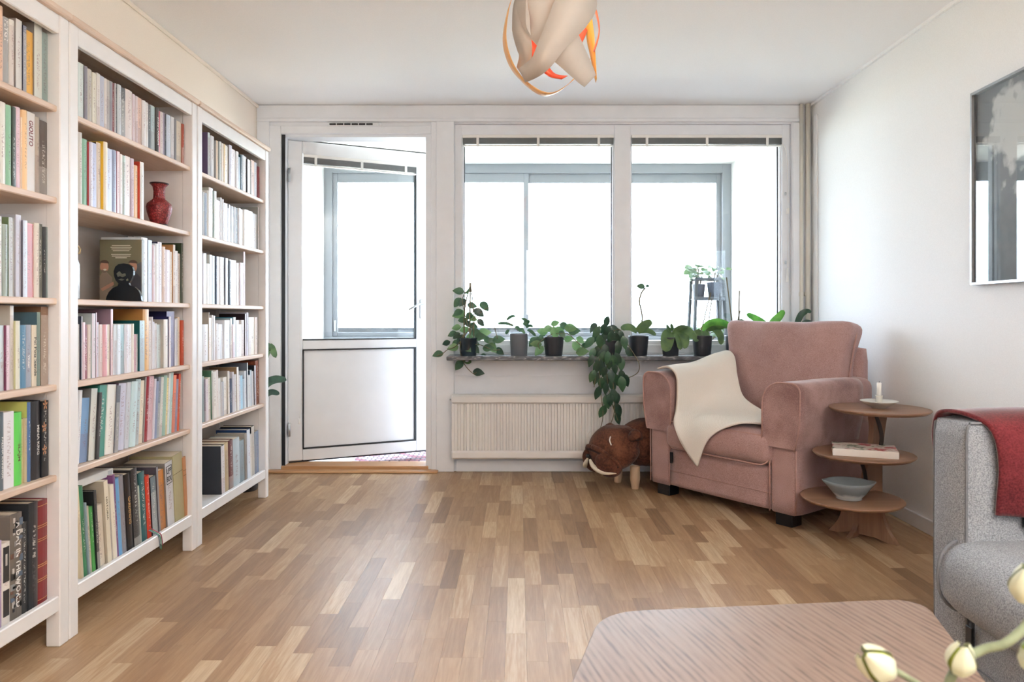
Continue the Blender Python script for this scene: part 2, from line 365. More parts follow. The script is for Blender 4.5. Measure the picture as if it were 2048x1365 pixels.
# ------------------------------------------------------------------ balcony door, open outwards
D = struct(MB().box(DX0, DX0 + .018, YB + .01, WY, 0, DZ).box(DX1 - .018, DX1, YB + .01, WY, 0, DZ).box(DX0 + .0182, DX1 - .0182, YB + .011, WY - .001, DZ - .018, DZ).build('door_1', M['white']))
MB().box(DX0 - .1, DX1 + .07, YB - .075, YB - .002, 0.0, .014, b=.003).box(DX0, DX1, YB - .002, WY + .02, 0.0, .034, b=.003).build('threshold', M['oak'], D)
MB().box(DX0 + .004, DX0 + .026, YB + .003, YB + .0095, .036, DZ - .004).build('weather_strip', M['black'], D)
leaf = link('door_leaf', None, D, (DX0 + .022, YB + .075, 0), (0, 0, math.radians(25.5)))
LW, z0, z1, gz, pz1, pz0, th = .985, .048, 2.238, .872, .808, .125, .058
st = .098
q = MB(); q.box(0, st, 0, th, z0, z1, b=.006).box(LW - .082, LW, 0, th, z0, z1, b=.006).box(st, LW - .082, 0, th, z1 - .088, z1, b=.004).box(st, LW - .082, 0, th, pz1, gz, b=.004).box(st, LW - .082, 0, th, z0, pz0, b=.004)
f = q.build('door_frame', M['door'], leaf)
MB().box(st + .006, LW - .088, .012, .046, pz0 + .006, pz1 - .006).build('lower_panel', M['door'], leaf)
MB().box(st, LW - .082, .026, .03, gz, z1 - .088).build('pane', M['glass'], leaf)
k = MB()
for (a, b, c, d) in ((st - .001, st + .008, pz0, pz1), (LW - .094, LW - .081, pz0, pz1), (st, LW - .082, pz0 - .001, pz0 + .009), (st, LW - .082, pz1 - .008, pz1 + .001), (LW - .091, LW - .081, gz, z1 - .088), (st, LW - .082, gz - .001, gz + .008)):
    k.box(a, b, -.0012, .030, c, d)
k.build('gasket', M['black'], leaf)
MB().box(-.001, LW, .03, th + .012, z0 - .014, z0).box(LW, LW + .018, th - .03, th + .012, z0 - .014, z1 + .010).box(0, LW, .02, th + .012, z1, z1 + .012).build('weather_strip', M['black'], leaf)
h = MB().box(LW - .055, LW - .028, -.008, 0, 1.02, 1.16, b=.004); h.tube([(LW - .042, -.006, 1.13), (LW - .042, -.05, 1.13), (LW - .075, -.06, 1.125), (LW - .155, -.06, 1.085)], .008, 8)
h.build('handle', M['steel'], leaf)
for zz in (.22, 1.95): MB().tube([(.006, -.012, zz), (.006, -.012, zz + .09)], .009, 8).build('hinge', M['steel'], leaf)
MB().tube(spline([(.085, -.005, 1.52), (.092, -.012, 1.3), (.078, -.006, .9), (.09, -.01, .55), (.075, -.006, .34)]), .0014, 5).box(.066, .082, -.016, -.004, .30, .34, b=.003).build('blind_cord', M['plastic'], leaf)
# raised blinds: head rail, packed slats, clips
def blind(x0, x1, y, z, parent, label=None, rz=0, loc=None):
    o = thing('raised_blind', label, 'blind', loc or (0, 0, 0), rz)
    MB().box(x0, x1, y - .02, y + .012, z, z + .02, b=.002).build('head_rail', M['plastic'], o)
    s = MB()
    for i in range(9): s.box(x0 + .002, x1 - .002, y - .017 + .001 * (i % 2), y + .008, z - .004 - i * .0047, z - .0008 - i * .0047)
    s.build('slat_stack', M['blind'], o)
    MB().box(x0, x1, y - .016, y + .008, z - .056, z - .047, b=.002).build('bottom_rail', M['plastic'], o)
    for t in (.1, .5, .9):
        xx = x0 + (x1 - x0) * t
        MB().box(xx - .009, xx + .009, y - .024, y - .0205, z - .05, z + .004, b=.003).box(xx - .004, xx + .004, y - .026, y - .02, z - .062, z - .045, b=.001).build('clip', M['plastic'], o)
    return o
M['blind'] = paint('dark_grey_slats', '6e6f70', 0.4, 0.06, 40)
blind(WX0 + .055, .64, y0 + .0, WZ1 - .095, None, 'pulled up grey slat blind at the top of the wide window pane beside the door')
blind(.76, WX1 - .06, y0 + .0, WZ1 - .095, None, 'pulled up grey slat blind at the top of the window pane above the armchair')
lm = Matrix.Rotation(math.radians(25.5), 4, 'Z')
blind(st + .003, LW - .085, -.002, z1 - .112, None, 'pulled up grey slat blind hung in the open glazed door', math.radians(25.5), (DX0 + .022, YB + .075, 0))
# pull cord of the right window, small fittings
pc = thing('blind_pull_cord', 'thin white blind pull cord with a drop shaped knob on the window jamb', 'cord', (1.80, YB - .004, 0))
MB().tube(spline([(-.03, 0, 2.19), (-.01, 0, 2.15), (0, 0, 2.05), (.004, 0, 1.75), (.002, 0, 1.36)]), .0018, 6).build('cord', M['plastic'], pc)
MB().lathe([(0.001, 1.36), (.005, 1.355), (.006, 1.33), (.009, 1.29), (.010, 1.27), (.001, 1.265)], 10).build('knob', M['plastic'], pc)
MB().box(-.009, .011, -.008, .004, 1.72, 1.76, b=.003).build('clip', M['plastic'], pc)
for zz in (1.385, 1.845): MB().box(-.02, -.006, -.004, .003, zz, zz + .022, b=.003).build('catch', M['steel'], pc)
# vent over the door
vn = thing('door_vent', 'slim slotted air vent in the frame above the balcony door', 'vent', at(711, 249, YB - .012))
MB().box(-.18, .16, -.006, .002, -.012, .012, b=.003).lathe([(.0, -.004), (.012, -.004), (.012, .004), (0, .004)], 16, M=Matrix.Translation((.165, -.003, 0)) @ Matrix.Rotation(math.pi / 2, 4, 'X')).build('vent_body', M['white'], vn)
for i in range(6): MB().box(-.172 + i * .049, -.172 + i * .049 + .043, -.0075, -.0055, -.006, .006).build('slot', M['black'], vn)
# heating pipes in the corner
pm = paint('cream_pipe_paint', 'dcd7cc', 0.35, 0.02, 10)
for xx, r, lb in ((1.886, .0125, 'slim white heating pipe running to the ceiling beside the window frame'), (1.930, .016, 'thicker white heating pipe in the corner by the papered wall')):
    o = thing('heating_pipe', lb, 'pipe', (xx, YB - .024, 0), 0, 'corner heating pipes')
    MB().tube([(0, 0, 0), (0, 0, ZC)], r, 14).build('pipe', pm, o)
    MB().box(-r - .003, r + .003, -.004, .022, 1.17, 1.20, b=.003).build('pipe_clamp', pm, o)
struct(MB().box(XR - .010, XR, YB - .115, YB - .06, .07, 2.36, b=.003).build('trim_9', M['wall']))

# ------------------------------------------------------------------ radiator
rad = thing('radiator', 'long white ribbed panel radiator on the wall below the window', 'radiator', (0, 0, 0))
rx0, rx1, rz0, rz1, ry = -.435, 1.30, .105, .522, 4.69
m = paint('radiator_enamel', 'e6e3df', 0.35, 0.015, 10)
q = MB(); n = int((rx1 - rx0 - .02) / .0395); prof = []
for i in range(n):
    a = rx0 + .012 + i * .0395
    prof += [(a, ry + .016), (a + .006, ry + .016), (a + .011, ry), (a + .028, ry), (a + .033, ry + .016)]
prof.append((rx1 - .005, ry + .016))
v = [(p[0], p[1], rz0 + .055) for p in prof] + [(p[0], p[1], rz1 - .055) for p in prof]; L = len(prof)
q.add(v, [(i, i + 1, L + i + 1, L + i) for i in range(L - 1)])
q.box(rx0, rx1, ry + .0165, ry + .06, rz0, rz1, b=.004)
q.build('ribbed_panel', m, rad)
MB().box(rx0, rx1, ry - .006, ry + .016, rz1 - .055, rz1, b=.01).build('upper_rail', m, rad)
MB().box(rx0, rx1, ry - .006, ry + .016, rz0, rz0 + .055, b=.01).build('lower_rail', m, rad)
MB().box(rx0, rx1, ry + .06, YB - .018, rz1 - .03, rz1 - .002).build('convector', m, rad)
MB().tube([(rx0 + .02, ry + .03, rz1 - .03), (rx0 - .012, ry + .03, rz1 - .03)], .006, 8).build('bleed_valve', M['steel'], rad)

# ------------------------------------------------------------------ glazed balcony
BX0, BX1, BY, BZ = -1.81, 1.99, 6.74, 2.46
struct(MB().box(BX0 - .12, BX0, WY, BY + .1, -.1, BZ + .1).build('wall_balcony_west', M['bal']))
struct(MB().box(BX1, BX1 + .12, WY, BY + .1, -.1, BZ + .1).build('wall_balcony_east', M['bal']))
struct(MB().box(BX0 - .12, BX1 + .12, WY, BY + .1, BZ, BZ + .12).build('ceiling_balcony', M['bal']))
struct(MB().box(BX0 - .12, BX1 + .12, WY, BY + .1, -.14, -.02).build('floor_balcony', paint('white_balcony_floor', 'f3f1ee', .7, .03, 30)))
struct(MB().box(BX0, BX1, BY, BY + .06, -.02, .80).build('wall_balcony_parapet', M['bal']))
struct(MB().box(XL - .2, BX0, WY - .02, WY, 0, BZ).box(XR, BX1 + .1, WY - .02, WY, 0, BZ).build('wall_outer', M['bal']))
wf = MB(); a0, a1 = BX0, BX1; yb0, yb1 = BY - .02, BY + .06
wf.box(a0, a0 + .075, yb0, yb1, .80, BZ, b=.004).box(a1 - .08, a1, yb0, yb1, .80, BZ, b=.004).box(a0 + .002, a1 - .002, yb0 + .002, yb1 - .002, BZ - .085, BZ - .001, b=.003).box(a0 + .001, a1 - .001, yb0 - .015, yb1 + .002, .79, .845, b=.004)
WB = struct(wf.build('window_2', M['alu']))
mull = [a0 + .075, .045, .10, a1 - .08]
for i, (a, b) in enumerate(((a0 + .075, .10), (.05, a1 - .08))):
    yy = BY + (.0 if i == 0 else .028); s = MB(); t = .045
    zs0, zs1 = .845, BZ - .085
    s.box(a, a + t, yy, yy + .025, zs0, zs1, b=.003).box(b - t, b, yy, yy + .025, zs0, zs1, b=.003).box(a + t, b - t, yy, yy + .025, zs1 - .085, zs1, b=.003).box(a + t, b - t, yy, yy + .025, zs0, zs0 + .04, b=.003)
    sh = s.build('sash', M['alu'], WB)
    MB().box(a + t, b - t, yy + .010, yy + .014, zs0 + .04, zs1 - .085).build('pane', M['glass'], WB)
MB().box(a0 + .085, a0 + .11, BY - .018, BY + .0, .89, 1.0, b=.006).build('sash_handle', M['steel'], WB)
# railing outside the glazing
rl = thing('balcony_railing', 'pale metal balcony handrail outside the glazing', 'railing', (0, 0, 0))
M['rail'] = paint('dark_rail_metal', '3c3e40', .5, .05, 20)
MB().box(BX0 - .1, BX1 + .1, BY + .14, BY + .19, .875, .925, b=.004).build('handrail', M['rail'], rl)
for xx in (-1.62, -.65, .35, 1.35): MB().box(xx - .015, xx + .015, BY + .15, BY + .18, .3, .875).build('post', M['rail'], rl)
# rug on the balcony floor
def rug_mat():
    g = NT('woven_rag_rug'); co = g.coords('Object'); b = g.n('ShaderNodeTexBrick', offset=0.5)
    b.inputs['Scale'].default_value = 7.0; b.inputs['Color1'].default_value = (*lin('ead9dc'), 1); b.inputs['Color2'].default_value = (*lin('a8505e'), 1); b.inputs['Mortar'].default_value = (*lin('5a5560'), 1); b.inputs['Mortar Size'].default_value = 0.05
    g.l(co, b.inputs[0]); n = g.n('ShaderNodeTexNoise', i_Scale=60.0); g.l(co, n.inputs[0]); g.l(b.outputs[0], g.b.inputs['Base Color']); g.b.inputs['Roughness'].default_value = 0.95; g.bump(n.outputs[0], .5, .003); return g.m
tag(MB().box(-1.2, -.62, 5.02, 6.4, -.02, -.008, b=.003).build('rag_rug', rug_mat()), 'pale pink and grey woven rug on the balcony floor behind the door', 'rug')
# outdoors: ground and bare winter trees beyond the railing
struct(MB().box(-200, 200, -200, 300, -9.3, -9).build('ground', paint('pale_winter_ground', 'd6cdb6', 0.95, 0.15, 0.2)))
bark = paint('grey_brown_bark', '3d352e', 0.9, 0.15, 20)
def bare_tree(loc, h, seed, label):
    r = random.Random(seed); o = thing('bare_tree', label, 'tree', loc, 0, 'bare trees beyond the balcony'); q = MB(); tr = MB()
    top = Vector((r.uniform(-.4, .4), r.uniform(-.4, .4), h * .55)); tr.tube([(0, 0, 0), top * .5, top], [.22, .17, .12], 7); tr.build('trunk', bark, o)
    def br(p, d, L, rad, dep):
        e = p + d * L; q.tube([p, (p + e) / 2 + Vector((r.gauss(0, .05) * L, r.gauss(0, .05) * L, .04 * L)), e], [rad, rad * .8, rad * .55], 4, cap=False)
        if dep == 0: return
        for _ in range(3):
            nd = (d + Vector((r.gauss(0, .55), r.gauss(0, .55), r.uniform(0, .5)))).normalized(); br(p + (e - p) * r.uniform(.5, 1), nd, L * r.uniform(.55, .75), rad * .55, dep - 1)
    for i in range(7):
        an = r.uniform(0, 6.28); br(top * r.uniform(.55, 1), Vector((math.cos(an) * .7, math.sin(an) * .7, r.uniform(.5, 1.2))).normalized(), h * .25, .07, 4)
    q.build('branches', bark, o)['kind'] = 'stuff'
bare_tree((9.0, 46, -9), 11.2, 1, 'faint bare tree beyond the balcony rail in the window above the armchair')
bare_tree((13.0, 52, -9), 10.8, 5, 'faint bare tree standing furthest along beside the plant stand')
bare_tree((-1.5, 58, -9), 10.3, 9, 'faint bare tree just showing over the rail in the wide window pane')
# ------------------------------------------------------------------ bookcases
BF, BW, BT = -1.437, .914, 1.985                  # front plane, width and height under the top board
UNITS = [(1.390, 'near bookcase'), (2.309, 'middle bookcase'), (3.233, 'far bookcase')]
SHZ = [1.700, 1.412, 1.095, .824, .540, .150]     # top faces of the shelves
M['bcw'] = paint('white_stained_pine', 'f1efee', 0.4, 0.02, 14)
M['bcb'] = paint('white_back_board', 'dcd8d5', 0.6, 0.02, 14)
M['pine'] = wood('light_brown_pine', 'ead7c6', 'ccae96', 'Y', 1.2, 0.5, contrast=(.3, .7))
PW, PD = .045, .045
for y0, nm in UNITS:
    o = thing('bookcase', {'near bookcase': 'tall white bookcase with light brown shelves, cut off by the picture edge', 'middle bookcase': 'tall white bookcase with red vase, middle one of three', 'far bookcase': 'tall white bookcase with light brown shelves standing closest to the door'}[nm], 'bookcase', (BF, y0, 0), 0, 'white bookcases along the wall')
    y0 = 0; y1 = BW; back = XL - BF + .014
    for ya in (0, BW - PW):
        for xa in (-PD, back):
            q = MB(); w_ = PD if xa == -PD else .03
            q.box(xa, xa + w_, ya, ya + PW, 0.0, BT, b=.003); q.build('post', M['bcw'], o)
        q = MB(); yy = ya + (.024 if ya == 0 else .003); q.box(back + .03, -PD, yy, yy + .018, .115, BT).build('side_panel', M['bcw'], o)
    MB().box(-.022, -.002, PW, BW - PW, .113, .162, b=.003).build('bottom_rail', M['bcw'], o)
    MB().box(-.024, -.002, PW, BW - PW, 1.925, BT, b=.003).build('top_rail', M['bcw'], o)
    MB().box(back, .014, -.002, BW + .002, BT, BT + .022, b=.005).build('top_board', M['pine'], o)
    MB().box(back + .006, -.026, .042, BW - .0425, 1.962, 1.982).build('inner_top', M['pine'], o)
    MB().box(back, back + .006, .03, BW - .03, .13, BT - .005).build('back_panel', M['bcb'], o)
    for z in SHZ[:-1]: MB().box(back + .008, -.010, .0425, BW - .0425, z - .020, z, b=.003).build('shelf', M['pine'], o)
    MB().box(back + .008, -.024, .0425, BW - .0425, .130, .150).build('bottom_shelf', M['bcw'], o)

# ------------------------------------------------------------------ books
def book_mat():
    g = NT('printed_book_cover')
    c = g.n('ShaderNodeAttribute'); c.attribute_name = 'cover_colour'; k = g.n('ShaderNodeAttribute'); k.attribute_name = 'ink_colour'; s = g.n('ShaderNodeAttribute'); s.attribute_name = 'spine_uv'
    sx = g.n('ShaderNodeSeparateXYZ'); g.l(s.outputs['Vector'], sx.inputs[0])
    def math_(op, a, b=None, v=None):
        m = g.n('ShaderNodeMath', operation=op); g.l(a, m.inputs[0]) if not isinstance(a, (int, float)) else setattr(m.inputs[0], 'default_value', a)
        if b is not None: g.l(b, m.inputs[1])
        if v is not None: m.inputs[1].default_value = v
        return m.outputs[0]
    u, v_, w_ = sx.outputs
    cv = g.n('ShaderNodeCombineXYZ'); g.l(math_('MULTIPLY', u, v=2.5), cv.inputs[0]); g.l(math_('MULTIPLY', v_, v=38.0), cv.inputs[1]); g.l(math_('MULTIPLY', w_, v=91.0), cv.inputs[2])
    n = g.n('ShaderNodeTexNoise', i_Scale=1.6, i_Detail=2.0); g.l(cv.outputs[0], n.inputs[0])
    ink = math_('GREATER_THAN', n.outputs[0], v=0.55)
    cen = math_('LESS_THAN', math_('ABSOLUTE', math_('SUBTRACT', u, v=0.5)), v=0.17)
    wn = g.n('ShaderNodeTexWhiteNoise', noise_dimensions='1D'); g.l(w_, wn.inputs['W']); wc = g.n('ShaderNodeSeparateColor'); g.l(wn.outputs['Color'], wc.inputs[0])
    lo = math_('MULTIPLY', wc.outputs[0], v=0.4); hi = math_('ADD', math_('MULTIPLY', wc.outputs[1], v=0.35), v=0.55)
    rng = math_('MULTIPLY', math_('GREATER_THAN', v_, lo), math_('LESS_THAN', v_, hi))
    msk = math_('MULTIPLY', math_('MULTIPLY', ink, cen), rng); msk = math_('MULTIPLY', msk, math_('GREATER_THAN', w_, v=0.001)); msk = math_('MULTIPLY', msk, v=0.5)
    band = math_('MULTIPLY', math_('GREATER_THAN', v_, math_('MULTIPLY', wc.outputs[2], v=1.25)), math_('GREATER_THAN', w_, v=0.62)); band = math_('MULTIPLY', band, v=0.28)
    mx0 = g.n('ShaderNodeMix', data_type='RGBA'); g.l(band, mx0.inputs[0]); g.l(c.outputs[0], mx0.inputs[6]); g.l(k.outputs[0], mx0.inputs[7])
    mx = g.n('ShaderNodeMix', data_type='RGBA'); g.l(msk, mx.inputs[0]); g.l(mx0.outputs[2], mx.inputs[6]); g.l(k.outputs[0], mx.inputs[7])
    g.l(mx.outputs[2], g.b.inputs['Base Color']); g.b.inputs['Roughness'].default_value = 0.38
    return g.m
M['book'] = book_mat(); M['pages'] = paint('paper_pages', 'e6ddcb', 0.9, 0.1, 300)
COLN = [('white', 'f4f4f4'), ('off-white', 'e6e2da'), ('pale grey', 'd4d4d6'), ('grey', 'a0a0a2'), ('dark grey', '606164'), ('charcoal', '3a3b3e'), ('black', '1c1e22'), ('pale blue', 'c8d6e6'), ('blue', '6a94c4'), ('navy', '22304e'), ('steel blue', '6a7f94'),
        ('pale green', 'c4dcd0'), ('green', '5a9a70'), ('bright green', '62c95a'), ('dark green', '2f5f50'), ('teal', '2f7a78'), ('yellow', 'e8c860'), ('gold', 'c99a50'), ('peach', 'f2cfa8'), ('orange', 'e08a5a'), ('rust red', 'b04a30'), ('dark red', '7a2428'), ('red', 'c03038'),
        ('pink', 'e6bcc8'), ('pale pink', 'ecd8de'), ('plum', '6a2c48'), ('lilac', 'b4a8cc'), ('pale lilac', 'd8d4e6'), ('brown', '7a5c46'), ('tan', 'b4946c'), ('beige', 'd8ccb4'), ('cream', 'f0e8d6'), ('olive', '8a8a68'), ('taupe', '8c847c')]
def colname(h):
    r = [int(h[i:i+2], 16) for i in (0, 2, 4)]
    return min(COLN, key=lambda c: sum((int(c[1][2*i:2*i+2], 16) - r[i]) ** 2 * (1.0, 1.2, 1.0)[i] for i in range(3)))[0]
ORD = 'first second third fourth fifth sixth seventh eighth ninth tenth eleventh twelfth thirteenth fourteenth fifteenth sixteenth seventeenth eighteenth nineteenth twentieth'.split()
ORD += ['twenty-' + a for a in ORD[:9]] + ['thirtieth'] + ['thirty-' + a for a in ORD[:9]]
SHN = ['top shelf', 'second shelf', 'third shelf', 'fourth shelf', 'fifth shelf', 'bottom shelf']
def book(name, loc, t, h, d, col, cover, seed, label, group, lean=0.0, hard=True, plain=False, parent=None):
    o = thing(name, label, 'book', loc, 0, group); o.rotation_euler = (lean, 0, 0)
    b = min(.0022, t * .22); bulge = .0035 if hard and t > .016 else .0006
    ns = 5; sp = [(bulge * math.sin(math.pi * i / (ns - 1)) - .001 * 0, t * i / (ns - 1)) for i in range(ns)]
    out = [(-d, 0)] + sp + [(-d, t)]; inn = [(-d, b), (-.004, b), (-.004, t - b), (-d, t - b)]
    # profile: outer path with matching inner path, extruded over the height
    inner = [inn[0]] + [inn[1]] * ((ns + 1) // 2) + [inn[2]] * (ns - (ns + 1) // 2) + [inn[3]]
    m = len(out); v = []
    for z in (0, h):
        v += [(x, y, z) for x, y in out]; v += [(x, y, z) for x, y in inner]
    A, B, C, Dd = 0, m, 2 * m, 3 * m; f = []; fc = []
    for i in range(m - 1):
        f.append((A + i, A + i + 1, C + i + 1, C + i)); fc.append(1 if 1 <= i <= m - 3 else 0)
        if inner[i] != inner[i + 1]: f.append((B + i + 1, B + i, Dd + i, Dd + i + 1)); fc.append(0)
        f.append((C + i, C + i + 1, Dd + i + 1, Dd + i)); fc.append(0)
        f.append((A + i + 1, A + i, B + i, B + i + 1)); fc.append(0)
    f += [(A, C, Dd, B), (A + m - 1, B + m - 1, Dd + m - 1, C + m - 1)]; fc += [0, 0]
    me = mesh('cover', v, f); me.materials.append(M['book'])
    cs, cc = lin(col), lin(cover); lum = .2 * cs[0] + .7 * cs[1] + .1 * cs[2]
    ink = (.92, .90, .84) if lum < .25 else (.10 + .2 * cs[2], .10, .12)
    ca, ka, ua = [], [], []
    for p, k in zip(me.polygons, fc):
        for vi in p.vertices:
            q = v[vi]; ca += [*(cs if k else cc), 1]; ka += [*ink, 1]
            ua += [q[1] / t, 1 - q[2] / h, seed if (k and not plain) else 0.0]
    me.attributes.new('cover_colour', 'FLOAT_COLOR', 'CORNER').data.foreach_set('color', ca)
    me.attributes.new('ink_colour', 'FLOAT_COLOR', 'CORNER').data.foreach_set('color', ka)
    me.attributes.new('spine_uv', 'FLOAT_VECTOR', 'CORNER').data.foreach_set('vector', ua)
    link('cover', me, o); o['spine_bulge'] = bulge
    e = .003 if hard else .0004
    MB().box(-d + e * 1.2, -.0045, b + .0002, t - b - .0002, e, h - e).build('pages', M['pages'], o)
    return o
INK = {'w': paint('white_print', 'f4f2ee', .5), 'k': paint('black_print', '1a1a1c', .5), 'r': paint('dark_red_print', '7a1f2a', .5), 'g': paint('gold_print', 'c79a58', .4), 'd': paint('brown_print', '5a4a20', .5)}
def title(o, s, h, t, ink, z_top, length, width, yoff=.5):
    """lettering on a spine reading downwards: length along the spine, width across it"""
    src = text_mesh(s); xs = [q.co.x for q in src.vertices]; ys = [q.co.y for q in src.vertices]
    w0, w1, h0, h1 = min(xs), max(xs), min(ys), max(ys)
    bg_ = o['spine_bulge']
    v = [(.0006 + bg_ * math.sin(math.pi * max(0, min(1, yoff + ((q.co.y - h0) / (h1 - h0) - .5) * width / t))), t * yoff + ((q.co.y - h0) / (h1 - h0) - .5) * width, z_top - (q.co.x - w0) / (w1 - w0) * length) for q in src.vertices]
    me = mesh('spine_title', v, [tuple(p.vertices) for p in src.polygons]); me.materials.append(INK[ink]); link('spine_title', me, o.children[0])
